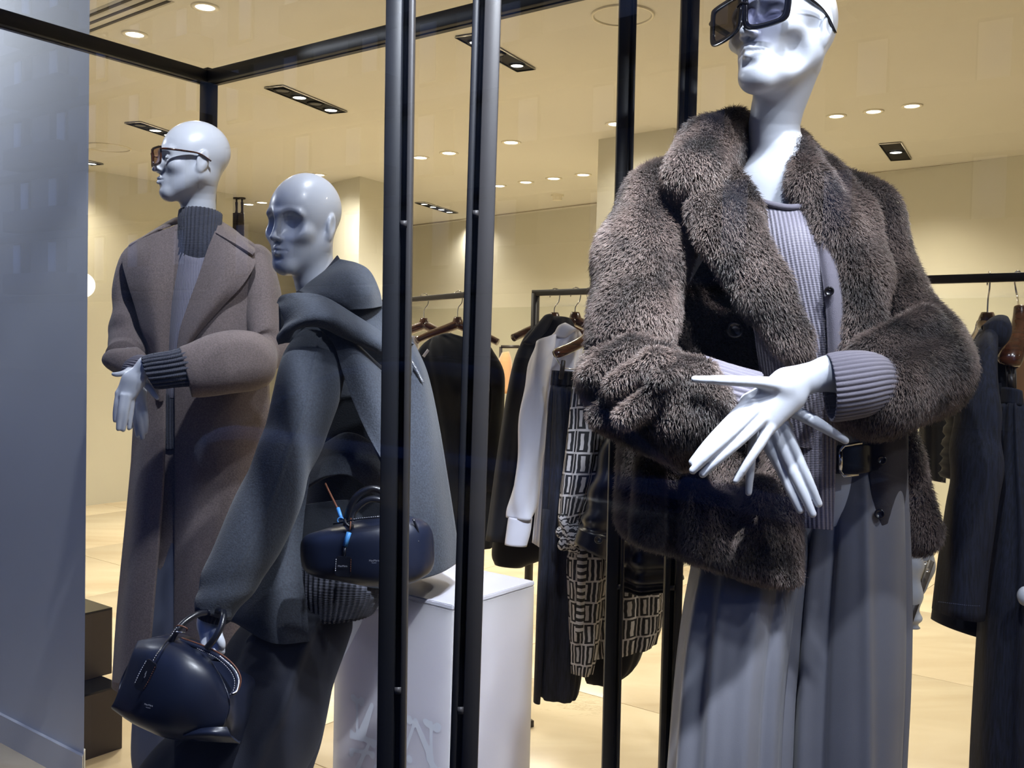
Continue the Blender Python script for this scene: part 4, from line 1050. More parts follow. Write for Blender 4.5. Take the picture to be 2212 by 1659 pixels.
b2.cone(P(430, 590, 3.02), P(430, 900, 3.04), .09, .10, .05, sq=(fw, .7)); b2.cone(P(430, 500, 2.98), P(430, 600, 3.02), .05, .06, .03)
for s_ in (-1, 1):
    hp = P(430+s_*50, 980, 3.0); an = np.array([hp[0]-.04, hp[1], .0])
    b2.chain([hp, (hp+an)/2, an+[0, 0, .08]], [.075, .05, .03], .03); b2.cone(an+[0, 0, .03], an+[-.1, -.1, .025], .028, .025, .02)
b2.chain([P(335, 575, 3.0), P(270, 720, 2.95), P(290, 785, 2.80)], [.045, .038, .028], .02)
b2.chain([P(535, 590, 3.0), P(580, 770, 2.92), P(380, 790, 2.70)], [.045, .038, .028], .02)
body_mesh('body', [f, g, b2], MT['mannequin'], M1)
# coat
coat1 = sub_thing('wool_coat', M1, foot1)
WT = MT['taupe_wool']
sil('coat_back', [(372, 492, 480, 492, 3.0, .05), (325, 512, 535, 516, 3.0, .08), (290, 545, 575, 560, 3.0, .10), (285, 640, 580, 650, 3.0, .115), (290, 760, 575, 770, 3.0, .115), (300, 850, 580, 852, 3.0, .12), (285, 1050, 582, 1060, 3.0, .13), (262, 1300, 590, 1310, 3.0, .14), (250, 1478, 595, 1490, 3.0, .14)], WT, coat1, n=72, sub=6, disp=folds([(.006, 6, 0, .5, 1)]))
# front skirts
def skirt(rows, th=0.012, **kw): return patch('coat_front', rows, WT, coat1, thick=th, sub=7, **kw)
skirt([[(300, 800, 2.93), (318, 800, 2.88), (340, 800, 2.865), (356, 800, 2.86)],
       [(290, 930, 2.93), (310, 930, 2.87), (335, 930, 2.85), (357, 930, 2.845)],
       [(283, 1060, 2.93), (300, 1060, 2.86), (325, 1060, 2.84), (353, 1060, 2.835)],
       [(272, 1200, 2.93), (290, 1200, 2.85), (315, 1200, 2.83), (342, 1200, 2.825)],
       [(256, 1340, 2.93), (276, 1340, 2.84), (302, 1340, 2.82), (330, 1340, 2.815)],
       [(246, 1474, 2.93), (270, 1478, 2.835), (296, 1480, 2.81), (318, 1480, 2.805)]])
skirt([[(378, 760, 2.865), (430, 760, 2.84), (500, 760, 2.85), (575, 790, 2.95)],
       [(379, 900, 2.86), (430, 900, 2.83), (505, 900, 2.85), (578, 900, 2.95)],
       [(379, 1080, 2.86), (430, 1080, 2.825), (510, 1080, 2.84), (584, 1080, 2.95)],
       [(378, 1260, 2.86), (430, 1260, 2.82), (512, 1260, 2.83), (590, 1260, 2.95)],
       [(376, 1480, 2.86), (430, 1482, 2.81), (512, 1484, 2.82), (596, 1480, 2.95)]])
# bodice fronts under the lapels
skirt([[(298, 530, 2.93), (330, 520, 2.91), (372, 505, 2.93)], [(288, 600, 2.92), (330, 600, 2.88), (368, 600, 2.88)], [(292, 720, 2.92), (330, 720, 2.87), (362, 720, 2.865)], [(300, 860, 2.92), (330, 860, 2.865), (357, 868, 2.855)]])
skirt([[(480, 500, 2.94), (520, 515, 2.92), (572, 545, 2.95)], [(430, 600, 2.89), (510, 610, 2.88), (580, 620, 2.94)], [(390, 700, 2.87), (480, 700, 2.855), (578, 710, 2.93)], [(379, 780, 2.865), (470, 785, 2.85), (575, 800, 2.94)]])
# lapels (broad, thick felted edges)
def lap(rows, nm='lapel', th=0.009): return patch(nm, rows, WT, coat1, thick=th, sub=8)
lap([[(281, 530, 2.905), (330, 508, 2.885), (384, 486, 2.905)],
     [(266, 560, 2.875), (320, 555, 2.845), (379, 550, 2.868)],
     [(277, 610, 2.855), (325, 610, 2.825), (374, 610, 2.85)],
     [(293, 660, 2.850), (332, 665, 2.820), (369, 670, 2.843)],
     [(308, 712, 2.850), (338, 715, 2.822), (365, 720, 2.843)],
     [(330, 765, 2.850), (345, 768, 2.828), (362, 772, 2.843)],
     [(340, 868, 2.850), (346, 867, 2.840), (352, 864, 2.846)]])
lap([[(466, 500, 2.905), (505, 525, 2.880), (548, 556, 2.895)],
     [(450, 540, 2.885), (498, 560, 2.850), (550, 574, 2.868)],
     [(430, 600, 2.868), (478, 610, 2.830), (525, 614, 2.852)],
     [(408, 660, 2.856), (448, 665, 2.822), (482, 658, 2.845)],
     [(391, 712, 2.850), (417, 715, 2.826), (440, 704, 2.843)],
     [(384, 758, 2.850), (393, 758, 2.836), (402, 750, 2.843)]])
lap([[(384, 482, 2.965), (388, 478, 2.975), (392, 470, 2.99)], [(340, 500, 2.905), (350, 492, 2.92), (368, 478, 2.98)], [(280, 533, 2.890), (284, 528, 2.91), (300, 520, 2.97)]], 'collar')
lap([[(474, 478, 2.985), (470, 490, 2.93), (466, 505, 2.895)], [(505, 498, 2.965), (505, 512, 2.90), (504, 527, 2.868)], [(546, 534, 2.945), (550, 545, 2.88), (546, 552, 2.872)]], 'collar')
# sleeves
def wool_sleeve(th, v, L): return .0045*np.cos(3*th+4*v)*math.sin(math.pi*min(1, v*1.3))+.004*np.cos(22*v+1.2*np.cos(th))*math.exp(-((v-.48)/.16)**2)*1.6
sil('sleeve', [(300, 522, 318, 560, 3.0, .05), (262, 556, 305, 590, 2.97, .06), (245, 650, 305, 650, 2.95, .065), (240, 715, 312, 718, 2.92, .065), (233, 748, 318, 768, 2.88, .06), (236, 790, 300, 760, 2.84, .055)], WT, coat1, n=60, disp=wool_sleeve, ratio=.8)
sil('sleeve', [(580, 540, 545, 565, 3.0, .06), (602, 610, 528, 615, 2.96, .07), (612, 690, 530, 690, 2.93, .07), (612, 735, 545, 770, 2.90, .065), (592, 815, 525, 735, 2.84, .06), (555, 838, 505, 712, 2.78, .058), (500, 850, 455, 722, 2.735, .055), (440, 858, 408, 742, 2.71, .055), (415, 858, 387, 750, 2.70, .05)], WT, coat1, n=60, disp=wool_sleeve, ratio=.8)
# turned cuff on the picture's left
cu = sil('turned_cuff', [(318, 772, 300, 800, 2.83, .04), (300, 752, 268, 812, 2.80, .045), (270, 752, 240, 800, 2.79, .045), (244, 762, 234, 790, 2.80, .03)], WT, coat1, n=48, ratio=.8)
cuff('knit_cuff', [(326, 776, 300, 812, 2.79), (300, 768, 275, 806, 2.77), (276, 774, 262, 800, 2.765)], MT['plain_knit'], M1, ribs=22, amp=.0016, n=176)
cuff('knit_cuff', [(418, 832, 396, 752, 2.695), (385, 834, 368, 760, 2.682), (350, 838, 330, 766, 2.678), (336, 838, 308, 772, 2.676)], MT['dark_knit'], M1, ribs=22, amp=.0022, n=176)
# turtleneck and sweater
sil('turtleneck', [(389, 458, 478, 461, 2.95, .052), (387, 474, 477, 480, 2.945, .054), (388, 500, 475, 505, 2.94, .055), (385, 530, 476, 530, 2.94, .058), (372, 565, 480, 568, 2.95, .062)], MT['dark_knit'], M1, n=264, sub=4, expo=2.0, disp=lambda th, v, L: .0024*np.cos(33*th), cap=False).modifiers.new('thickness', 'SOLIDIFY').thickness = 0.004
MT['fine_lilac'] = knit('fine_lilac_knit', srgb(140, 138, 154), 0.0045, 0.0012, vary=.06)
patch('sweater', [[(370, 530, 2.93), (405, 552, 2.885), (440, 556, 2.885), (480, 535, 2.93)], [(360, 640, 2.91), (390, 640, 2.87), (425, 640, 2.865), (460, 640, 2.89)], [(355, 740, 2.90), (375, 740, 2.865), (400, 740, 2.86), (430, 740, 2.88)], [(352, 860, 2.90), (365, 860, 2.875), (380, 860, 2.875), (400, 860, 2.89)]], MT['fine_lilac'], M1, thick=.004, sub=8)
patch('sweater_hem', [[(345, 850, 2.89), (368, 850, 2.875), (395, 850, 2.885)], [(345, 910, 2.89), (368, 910, 2.873), (395, 910, 2.885)], [(345, 971, 2.885), (368, 971, 2.870), (395, 971, 2.88)]], MT['dark_knit'], M1, thick=.006, sub=8)
sil('trouser_leg', [(330, 900, 425, 900, 2.97, .07), (325, 1100, 420, 1100, 2.95, .075), (310, 1300, 410, 1300, 2.93, .08), (298, 1480, 395, 1480, 2.92, .085), (293, 1600, 385, 1600, 2.91, .09), (300, 1650, 380, 1655, 2.91, .09)], MT['grey_cloth'], M1, n=72, disp=folds([(.007, 5, 1, 0, .3)]))
sil('trouser_leg', [(400, 900, 540, 900, 3.0, .07), (400, 1200, 540, 1200, 3.0, .08), (395, 1480, 540, 1480, 3.0, .085), (390, 1655, 530, 1655, 3.0, .09)], MT['grey_cloth'], M1, n=60, disp=folds([(.007, 5, 1, 0, .3)]))
# tortoiseshell sunglasses
def tort():
    m = mat('tortoiseshell', (0.03, 0.012, 0.006), rough=0.12, coat=0.4, noise_amt=0.6, noise_scale=70, var=srgb(92, 46, 22)); return m
MT['tortoise'] = tort(); MT['brown_lens'] = glass_mat('brown_lens', (0.42, 0.30, 0.28))
t = thing('sunglasses', 'tortoiseshell sunglasses on the mannequin in the taupe coat', 'sunglasses', O1)
for s_ in (-1, 1):
    oo = sq(s_*.034, .030, .027, .120, .25); ii = sq(s_*.034, .024, .021, .120, .25)
    lens_frame(t, oo, ii, L1, .004, MT['tortoise'], MT['brown_lens'])
    tp = [L1(s_*.066, .103, .016), L1(s_*.077, .088, .016), L1(s_*.082, .045, .014), L1(s_*.083, .000, .010), L1(s_*.080, -.034, -.008)]
    tube('temple', tp, [.0050, .0068, .0062, .0048, .0052], MT['tortoise'], t, n=8, smooth=5, flat=.5)
tube('bridge', [L1(-.008, .1165, .010), L1(0, .118, .012), L1(.008, .1165, .010)], .0035, MT['tortoise'], t, n=8, smooth=4)
# ================================================================== MIDDLE MANNEQUIN (slate coat, leaning on the plinth)
foot2 = P(330, 1900, 2.0); foot2[2] = 0
M2 = thing('mannequin', 'white mannequin in slate grey coat leaning against the white plinth, holding a handbag', 'mannequin', foot2)
R2 = eul(-29, 7, 3)
O2 = P(657, 482, 2.32)
f = Fld(*bbox([O2-0.16, O2+0.16, P(720, 680, 2.36)-.04, P(720, 680, 2.36)+.04], 0.02), 0.0026)
L2 = head(f, O2, R2, 0.98, eyes='deep', neck=[(P(682, 610, 2.34), .050), (P(715, 690, 2.36), .056)])
g = Fld(*bbox([P(420, 1440, 1.98), P(510, 1300, 2.14), P(420, 1300, 2.14), P(510, 1440, 1.98)], .02), .0026)
g.cone(P(462, 1290, 2.09), P(453, 1345, 2.08), .026, .024, .01)
g.cone(P(453, 1345, 2.08), P(458, 1385, 2.07), .024, .028, .02, sq=(rt, .85))
fingers(g, [([(446, 1382, 2.06), (444, 1402, 2.05), (447, 1413, 2.06), (452, 1408, 2.08)], [.011, .010, .009, .007]),
            ([(454, 1385, 2.06), (453, 1405, 2.045), (456, 1416, 2.055), (461, 1411, 2.075)], [.011, .010, .009, .007]),
            ([(463, 1386, 2.06), (463, 1406, 2.045), (466, 1416, 2.055), (471, 1410, 2.075)], [.011, .010, .009, .007]),
            ([(471, 1384, 2.07), (474, 1400, 2.06), (478, 1408, 2.07), (480, 1402, 2.08)], [.010, .009, .008, .006]),
            ([(464, 1362, 2.06), (472, 1376, 2.04), (478, 1390, 2.04), (480, 1400, 2.045)], [.014, .010, .009, .006])], k=.004)
b2 = Fld(*bbox([P(420, 600, 2.2), P(960, 600, 2.2), P(960, 1300, 2.6), np.array([foot2[0]-.1, foot2[1]-.2, 0])], .05), .014)
b2.chain([P(735, 700, 2.43), P(800, 900, 2.48), P(800, 1240, 2.47)], [.055, .085, .09], .05)
b2.chain([P(700, 745, 2.34), P(590, 1010, 2.20), P(462, 1300, 2.09)], [.045, .036, .026], .02)
b2.chain([P(860, 760, 2.45), P(930, 1000, 2.5), P(880, 1180, 2.45)], [.045, .036, .026], .02)
for q in ([P(700, 1310, 2.34), P(585, 1480, 2.26), P(480, 1659, 2.18), P(360, 1960, 2.1)], [P(720, 1320, 2.38), P(645, 1500, 2.34), P(600, 1680, 2.30), P(550, 1900, 2.26)]):
    e_ = q[-1].copy(); e_[2] = .08; b2.chain(q[:-1]+[e_], [.075, .06, .045, .03], .03); b2.cone(e_-[0, 0, .05], e_+[-.08, -.12, -.055], .028, .025, .02)
body_mesh('body', [f, g, b2], MT['mannequin'], M2)
SW = MT['slate_wool']; SD = MT['slate_dark']
coat2 = sub_thing('wool_coat', M2, foot2)
# body of the coat, a wide cape like volume
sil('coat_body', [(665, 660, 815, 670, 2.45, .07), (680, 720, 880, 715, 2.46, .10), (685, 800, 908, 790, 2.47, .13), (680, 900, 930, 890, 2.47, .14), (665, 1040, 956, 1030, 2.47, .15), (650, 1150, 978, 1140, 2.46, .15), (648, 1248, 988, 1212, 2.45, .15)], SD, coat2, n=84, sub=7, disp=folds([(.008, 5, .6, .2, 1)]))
# back half falling on the picture's right
patch('coat_side', [[(840, 735, 2.35), (875, 735, 2.35), (893, 744, 2.40)], [(860, 800, 2.33), (900, 795, 2.34), (920, 806, 2.42)], [(868, 900, 2.31), (915, 890, 2.33), (942, 900, 2.42)], [(872, 1050, 2.30), (928, 1040, 2.32), (966, 1040, 2.42)], [(870, 1180, 2.30), (942, 1165, 2.32), (984, 1160, 2.42)], [(868, 1262, 2.30), (945, 1240, 2.32), (986, 1216, 2.42)]], SW, coat2, thick=.010, sub=7)
# upper sleeve bulge / coat front over the hip
patch('coat_front', [[(700, 960, 2.32), (750, 935, 2.28), (800, 955, 2.28), (845, 1010, 2.30)], [(668, 1020, 2.31), (730, 985, 2.25), (795, 1000, 2.25), (850, 1070, 2.29)], [(655, 1060, 2.31), (710, 1030, 2.25), (770, 1035, 2.25), (850, 1120, 2.30)]], SW, coat2, thick=.010, sub=7)
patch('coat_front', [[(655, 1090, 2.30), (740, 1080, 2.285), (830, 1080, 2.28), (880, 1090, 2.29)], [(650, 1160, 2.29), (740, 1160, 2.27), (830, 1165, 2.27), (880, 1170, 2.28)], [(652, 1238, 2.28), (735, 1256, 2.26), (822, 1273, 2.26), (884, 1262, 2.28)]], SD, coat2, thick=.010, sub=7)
patch('coat_tail', [[(590, 1030, 2.26), (630, 1030, 2.24), (668, 1030, 2.26)], [(555, 1150, 2.25), (610, 1150, 2.21), (655, 1120, 2.24)], [(520, 1260, 2.24), (590, 1250, 2.19), (650, 1220, 2.22)], [(498, 1330, 2.23), (575, 1330, 2.17), (662, 1310, 2.20)], [(505, 1340, 2.23), (590, 1388, 2.165), (668, 1386, 2.19)]], SW, coat2, thick=.009, sub=8)
# long sleeve in front
def slv(th, v, L): return crease(th, 1.55-.25*math.sin(3*v), .035, .0045)+.006*np.cos(2*th+5*v)*math.sin(math.pi*v)+.004*np.cos(40*v+2*np.cos(th))*math.exp(-((v-.93)/.08)**2)+.006*math.exp(-((v-.52)/.1)**2)*np.cos(18*v+2*th)
sil('sleeve', [(668, 712, 705, 722, 2.26, .03), (640, 735, 738, 762, 2.23, .05), (612, 780, 742, 800, 2.20, .06), (592, 860, 728, 870, 2.17, .065), (573, 940, 700, 945, 2.15, .065), (535, 1010, 676, 1020, 2.12, .065), (497, 1090, 650, 1105, 2.10, .065), (460, 1180, 607, 1195, 2.08, .062), (430, 1255, 552, 1272, 2.07, .055), (423, 1310, 500, 1340, 2.06, .042)], SW, coat2, n=96, sub=9, disp=slv, ratio=.7, expo=2.1)
cuff('knit_cuff', [(423, 1308, 502, 1326, 2.065), (424, 1322, 497, 1340, 2.06), (428, 1328, 488, 1346, 2.06)], MT['navy_cloth'], M2, ribs=30, amp=.001, n=150)
# long lapel running down to the right, and the draped storm collar
patch('lapel', [[(688, 706, 2.19), (705, 700, 2.185), (735, 712, 2.20)], [(722, 745, 2.175), (760, 745, 2.175), (800, 775, 2.23)], [(740, 800, 2.17), (790, 800, 2.17), (845, 820, 2.25)], [(765, 870, 2.17), (815, 870, 2.17), (860, 880, 2.25)], [(795, 940, 2.17), (835, 940, 2.18), (870, 940, 2.26)], [(828, 1005, 2.17), (850, 1010, 2.19), (880, 1010, 2.26)]], SW, coat2, thick=.011, sub=8)
patch('draped_collar', [[(602, 655, 2.20), (612, 640, 2.185), (650, 636, 2.16), (700, 645, 2.16), (760, 680, 2.18), (825, 722, 2.21), (885, 765, 2.26)],
                        [(608, 668, 2.17), (640, 658, 2.145), (670, 658, 2.125), (715, 670, 2.125), (765, 700, 2.15), (828, 738, 2.19), (886, 780, 2.25)],
                        [(618, 700, 2.165), (640, 690, 2.13), (672, 684, 2.105), (715, 690, 2.105), (765, 716, 2.14), (828, 748, 2.18), (888, 792, 2.25)],
                        [(602, 728, 2.165), (618, 715, 2.135), (655, 698, 2.12), (705, 702, 2.12), (755, 727, 2.145), (826, 760, 2.185), (888, 806, 2.25)],
                        [(603, 742, 2.18), (620, 735, 2.16), (640, 708, 2.15), (690, 703, 2.15), (745, 728, 2.17), (822, 764, 2.20), (886, 815, 2.26)]], SW, coat2, thick=.010, sub=8)
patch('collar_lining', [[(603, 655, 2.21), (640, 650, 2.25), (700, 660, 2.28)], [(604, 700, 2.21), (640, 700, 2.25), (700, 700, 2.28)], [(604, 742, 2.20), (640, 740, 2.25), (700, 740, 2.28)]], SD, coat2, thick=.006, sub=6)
patch('collar', [[(648, 632, 2.27), (668, 614, 2.27), (700, 590, 2.28), (734, 562, 2.30)],
                 [(670, 640, 2.22), (698, 622, 2.215), (735, 590, 2.225), (772, 572, 2.28)],
                 [(690, 648, 2.20), (722, 634, 2.19), (765, 605, 2.20), (797, 588, 2.26)],
                 [(705, 655, 2.195), (745, 650, 2.185), (790, 632, 2.20), (815, 625, 2.27)],
                 [(735, 668, 2.20), (765, 668, 2.195), (800, 666, 2.22), (824, 662, 2.29)]], SD if False else SW, coat2, thick=.010, sub=8)
patch('shoulder', [[(705, 648, 2.235), (760, 660, 2.235), (828, 662, 2.30)], [(735, 680, 2.235), (790, 695, 2.24), (850, 700, 2.32)], [(780, 715, 2.24), (840, 735, 2.26), (893, 745, 2.36)]], SW, coat2, thick=.008, sub=8)
patch('shirt_collar', [[(640, 632, 2.30), (662, 618, 2.29), (700, 588, 2.29), (730, 552, 2.32)], [(655, 645, 2.26), (680, 630, 2.25), (712, 604, 2.25), (738, 566, 2.29)]], MT['leather'] if False else MT['navy_cloth'], M2, thick=.007, sub=6)
# zip on the shoulder side
MT['zip'] = mat('silver_zip', (.6, .6, .66), rough=.3, metal=1)
zp = [P(868, 748, 2.315), P(884, 772, 2.315), P(898, 796, 2.32), (P(912, 824, 2.33))]
zt = []; zc = catmull(np.array(zp), 10)
for q in zc: zt.append(box_arr(q, rt*.004, up*.0008, fw*.002))
V_, Q_ = join_arrays(zt); link('zip', mesh('zip', V_, Q_), MT['zip'], coat2)
# sweater hem and trousers
sil('sweater_hem', [(636, 1205, 838, 1235, 2.34, .10), (638, 1250, 836, 1268, 2.33, .10), (645, 1290, 826, 1292, 2.33, .10), (655, 1327, 806, 1324, 2.33, .10)], MT['dark_knit'], M2, n=300, sub=4, expo=2, disp=lambda th, v, L: .0022*np.cos(50*th))
tl = lambda th, v, L: crease(th, 1.1, .10, .014)+crease(th, 1.9, .14, .010)+.005*np.cos(4*th+3*v)
sil('trouser_leg', [(560, 1325, 765, 1328, 2.34, .085), (505, 1390, 742, 1395, 2.30, .11), (460, 1480, 712, 1480, 2.26, .12), (395, 1580, 690, 1580, 2.22, .13), (312, 1659, 655, 1665, 2.18, .13), (215, 1800, 600, 1800, 2.14, .13), (160, 1960, 560, 1960, 2.1, .13)], MT['navy_cloth'], M2, n=96, sub=7, disp=tl)
sil('trouser_leg', [(655, 1335, 775, 1335, 2.38, .07), (600, 1420, 722, 1416, 2.36, .09), (560, 1500, 709, 1500, 2.34, .09), (540, 1600, 690, 1600, 2.32, .09), (520, 1680, 668, 1680, 2.30, .09), (480, 1900, 620, 1900, 2.26, .09)], MT['navy_cloth'], M2, n=72, sub=7, disp=tl)
# ================================================================== WHITE PLINTH
MT['acrylic'] = mat('frosted_white_acrylic', srgb(232, 230, 240), rough=0.35, spec=0.5, noise_amt=.02, noise_scale=5)
_b = MT['acrylic'].node_tree.nodes['Principled BSDF']; _b.inputs['Subsurface Weight'].default_value = .8; _b.inputs['Subsurface Radius'].default_value = (.12, .12, .12); _b.inputs['Subsurface Scale'].default_value = 1.0
MT['acrylic_edge'] = mat('acrylic_edge', srgb(226, 226, 238), rough=0.2)
MT['decal'] = mat('pale_blue_lettering', srgb(240, 244, 255), rough=0.5)
def ontop(x, y, z): return onz(x, y, z)
nc = P(978, 1308, 2.30); zt_ = nc[2]
rc = ontop(1155, 1255, zt_); lc = ontop(725, 1246, zt_)
u_ = rc-nc; v_ = lc-nc
pl = thing('plinth', 'white frosted acrylic display plinth under the leaning mannequin', 'plinth', (nc+(u_+v_)/2)*[1, 1, 0])
prism('plinth_body', [(q[0], q[1], 0.0) for q in (nc, rc, rc+v_, lc)], (0, 0, zt_-0.012), MT['acrylic'], pl, bevel=.002)
prism('plinth_top', [(q[0], q[1], zt_-0.0115) for q in (nc, rc, rc+v_, lc)], (0, 0, .0115), MT['acrylic_edge'], pl, bevel=.002)
ef = nrm(v_); nf = nrm(np.cross(ef, [0, 0, 1])); nf = nf if np.dot(nf, nc-CAM) < 0 else -nf
# lettering on the long face: an M with ball serifs, and a turned one beside it
def face_pt(x, y):
    r = ray(x, y); n = nf; c = nc+nf*.0012; return CAM+r*(np.dot(c-CAM, n)/np.dot(r, n))
def dabs(nm, strokes, blobs_):
    """soft joined strokes and ball serifs, cut out of a thin sheet on the long face"""
    ex = -ef; ey = np.cross(ex, nf); ey = ey if ey[2] > 0 else -ey
    o0 = face_pt(850, 1600)
    def uv(p_): q = face_pt(*p_)-o0; return np.array([q@ex, q@ey])
    h = .0013; U = np.arange(-.16, .16, h); Vv = np.arange(-.12, .14, h); X, Y = np.meshgrid(U, Vv, indexing='ij'); D = np.full(X.shape, 1.0)
    def add(d, k=.006):
        nonlocal D
        hh = np.maximum(k-np.abs(D-d), 0)/k; D = np.minimum(D, d)-hh*hh*k*.25
    for a_, b_, wa, wb in strokes:
        A = uv(a_); B = uv(b_); ab_ = B-A; t = np.clip(((X-A[0])*ab_[0]+(Y-A[1])*ab_[1])/(ab_@ab_), 0, 1)
        add(np.hypot(X-A[0]-t*ab_[0], Y-A[1]-t*ab_[1])-(px(wa, 2.35)*(1-t)+px(wb, 2.35)*t)/2)
    for c_, r1, r2, rot in blobs_:
        c2 = uv(c_); cr, sr = math.cos(rot), math.sin(rot); x = (X-c2[0])*cr-(Y-c2[1])*sr; y = (X-c2[0])*sr+(Y-c2[1])*cr
        a2, b2_ = px(r1, 2.35), px(r2, 2.35); q = np.hypot(x/a2, y/b2_); add((q-1)*min(a2, b2_))
    I = np.argwhere(D < 0); n_, m_ = D.shape
    idx = {}; V = []; Q = []
    for i, j in I:
        f4 = []
        for di, dj in ((0, 0), (1, 0), (1, 1), (0, 1)):
            key = (i+di)*10000+j+dj
            if key not in idx:
                idx[key] = len(V); V.append(o0+nf*-.0004+ex*(U[0]+(i+di-.5)*h)+ey*(Vv[0]+(j+dj-.5)*h))
            f4.append(idx[key])
        Q.append(f4)
    return link(nm, mesh(nm, V, np.array(Q)), MT['decal'], pl)
dabs('lettering', [((931, 1562), (931, 1668), 9, 9), ((898, 1560), (930, 1636), 13, 18), ((897, 1556), (852, 1690), 9, 5), ((926, 1640), (948, 1668), 16, 7)],
     [((922, 1562), 12, 8, .3), ((944, 1572), 13, 10, -.6), ((884, 1555), 9, 10, 0), ((884, 1640), 9, 9, 0), ((955, 1665), 12, 7, 0), ((878, 1690), 12, 8, 0)])
dabs('lettering', [((771, 1512), (771, 1588), 8, 8), ((803, 1524), (782, 1584), 12, 24), ((765, 1590), (818, 1606), 16, 10), ((760, 1620), (806, 1628), 9, 8), ((800, 1600), (768, 1668), 8, 14)],
     [((764, 1508), 11, 8, .4), ((781, 1516), 10, 11, .2), ((758, 1586), 9, 11, 0), ((806, 1608), 9, 9, 0), ((758, 1626), 9, 9, 0), ((804, 1632), 8, 8, 0), ((817, 1660), 14, 8, 0)])
# ================================================================== HANDBAGS
MT['navy_leather'] = mat('navy_smooth_leather', srgb(22, 28, 46), rough=0.36, spec=0.5, bump=.04, bump_scale=240)
MT['tan_edge'] = mat('tan_piping', srgb(104, 62, 42), rough=.5)
MT['stitch'] = mat('pale_stitching', srgb(205, 205, 215), rough=.6)
MT['blue_tape'] = mat('blue_security_tape', srgb(80, 150, 220), rough=.4)
MT['silver_print'] = mat('silver_lettering', (.55, .57, .65), rough=.4, metal=.6)
def text(body, c, xdir, ydir, size, m, parent, name='lettering'):
    cu_ = bpy.data.curves.new(name, 'FONT'); cu_.body = body; cu_.size = size; cu_.align_x = 'CENTER'; cu_.align_y = 'CENTER'; cu_.extrude = 0.0002
    o = bpy.data.objects.new(name, cu_); COL.objects.link(o); cu_.materials.append(m)
    x = nrm(xdir); z = nrm(np.cross(x, ydir)); y = np.cross(z, x)
    Mx = Matrix(((x[0], y[0], z[0], c[0]), (x[1], y[1], z[1], c[1]), (x[2], y[2], z[2], c[2]), (0, 0, 0, 1)))
    bpy.context.view_layer.update()
    me = bpy.data.meshes.new_from_object(o); bpy.data.objects.remove(o); me.name = name
    me.transform(Mx); o = bpy.data.objects.new(name, me); COL.objects.link(o)
    o.parent = parent; o.matrix_parent_inverse = wmat(parent).inverted()
    return o
def stitches(pts, parent, step=.0045, m=None):
    c = catmull(np.array(pts), 12); L = np.concatenate([[0], np.cumsum(np.linalg.norm(np.diff(c, axis=0), axis=1))])
    arr = []
    for s_ in np.arange(0, L[-1], step):
        i = min(len(c)-2, np.searchsorted(L, s_)); d = nrm(c[min(i+1, len(c)-1)]-c[i])
        p_ = np.array([np.interp(s_, L, c[:, k]) for k in range(3)])
        arr.append(box_arr(p_, d*.0013, np.cross(d, fw)*.0005, fw*.0006))
    V, Q = join_arrays(arr); o = link('stitching', mesh('stitching', V, Q), m or MT['stitch'], parent); o['kind'] = 'stuff'; return o
NL = MT['navy_leather']
bag1 = thing('handbag', 'navy leather bowling handbag hanging from the leaning mannequin hand', 'handbag', P(400, 1590, 2.0))
front = patch('front_panel', [
    [(298, 1386, 2.00), (330, 1380, 1.985), (370, 1379, 1.98), (415, 1398, 1.985), (455, 1428, 1.99), (466, 1450, 1.985)],
    [(287, 1410, 1.97), (325, 1408, 1.94), (370, 1408, 1.93), (415, 1420, 1.93), (452, 1440, 1.94), (478, 1468, 1.955)],
    [(268, 1465, 1.96), (320, 1465, 1.915), (375, 1468, 1.90), (420, 1472, 1.905), (462, 1480, 1.92), (488, 1500, 1.94)],
    [(248, 1515, 1.955), (310, 1525, 1.91), (365, 1530, 1.895), (415, 1535, 1.90), (460, 1540, 1.915), (494, 1528, 1.93)],
    [(241, 1527, 1.965), (290, 1558, 1.93), (345, 1575, 1.92), (400, 1583, 1.92), (450, 1582, 1.925), (484, 1566, 1.93)],
    [(250, 1534, 2.00), (300, 1567, 1.985), (350, 1588, 1.98), (400, 1596, 1.975), (445, 1590, 1.97), (470, 1586, 1.965)]], NL, bag1, thick=.004, sub=8)
side = patch('side_panel', [
    [(455, 1428, 1.99), (478, 1432, 2.02), (500, 1442, 2.06), (520, 1450, 2.10)],
    [(478, 1468, 1.957), (500, 1475, 1.99), (520, 1480, 2.04), (548, 1468, 2.11)],
    [(494, 1512, 1.937), (508, 1512, 1.97), (524, 1515, 2.03), (545, 1500, 2.10)],
    [(490, 1548, 1.935), (505, 1560, 1.96), (522, 1560, 2.02), (537, 1545, 2.09)],
    [(468, 1588, 1.955), (490, 1594, 1.97), (505, 1598, 2.01), (520, 1602, 2.06)]], NL, bag1, thick=.004, sub=8)
patch('fold', [[(398, 1586, 1.925), (425, 1577, 1.915), (460, 1572, 1.912), (490, 1570, 1.92)], [(400, 1590, 1.918), (430, 1586, 1.905), (462, 1585, 1.903), (500, 1590, 1.92)], [(430, 1597, 1.93), (460, 1600, 1.92), (490, 1602, 1.925), (518, 1604, 1.945)]], NL, bag1, thick=.005, sub=7)
patch('back_panel', [[(305, 1388, 2.05), (380, 1380, 2.08), (450, 1410, 2.10), (520, 1450, 2.10)], [(262, 1465, 2.08), (370, 1470, 2.14), (460, 1480, 2.15), (545, 1480, 2.11)], [(250, 1534, 2.03), (350, 1588, 2.10), (440, 1598, 2.12), (520, 1602, 2.07)]], NL, bag1, thick=.004, sub=6)
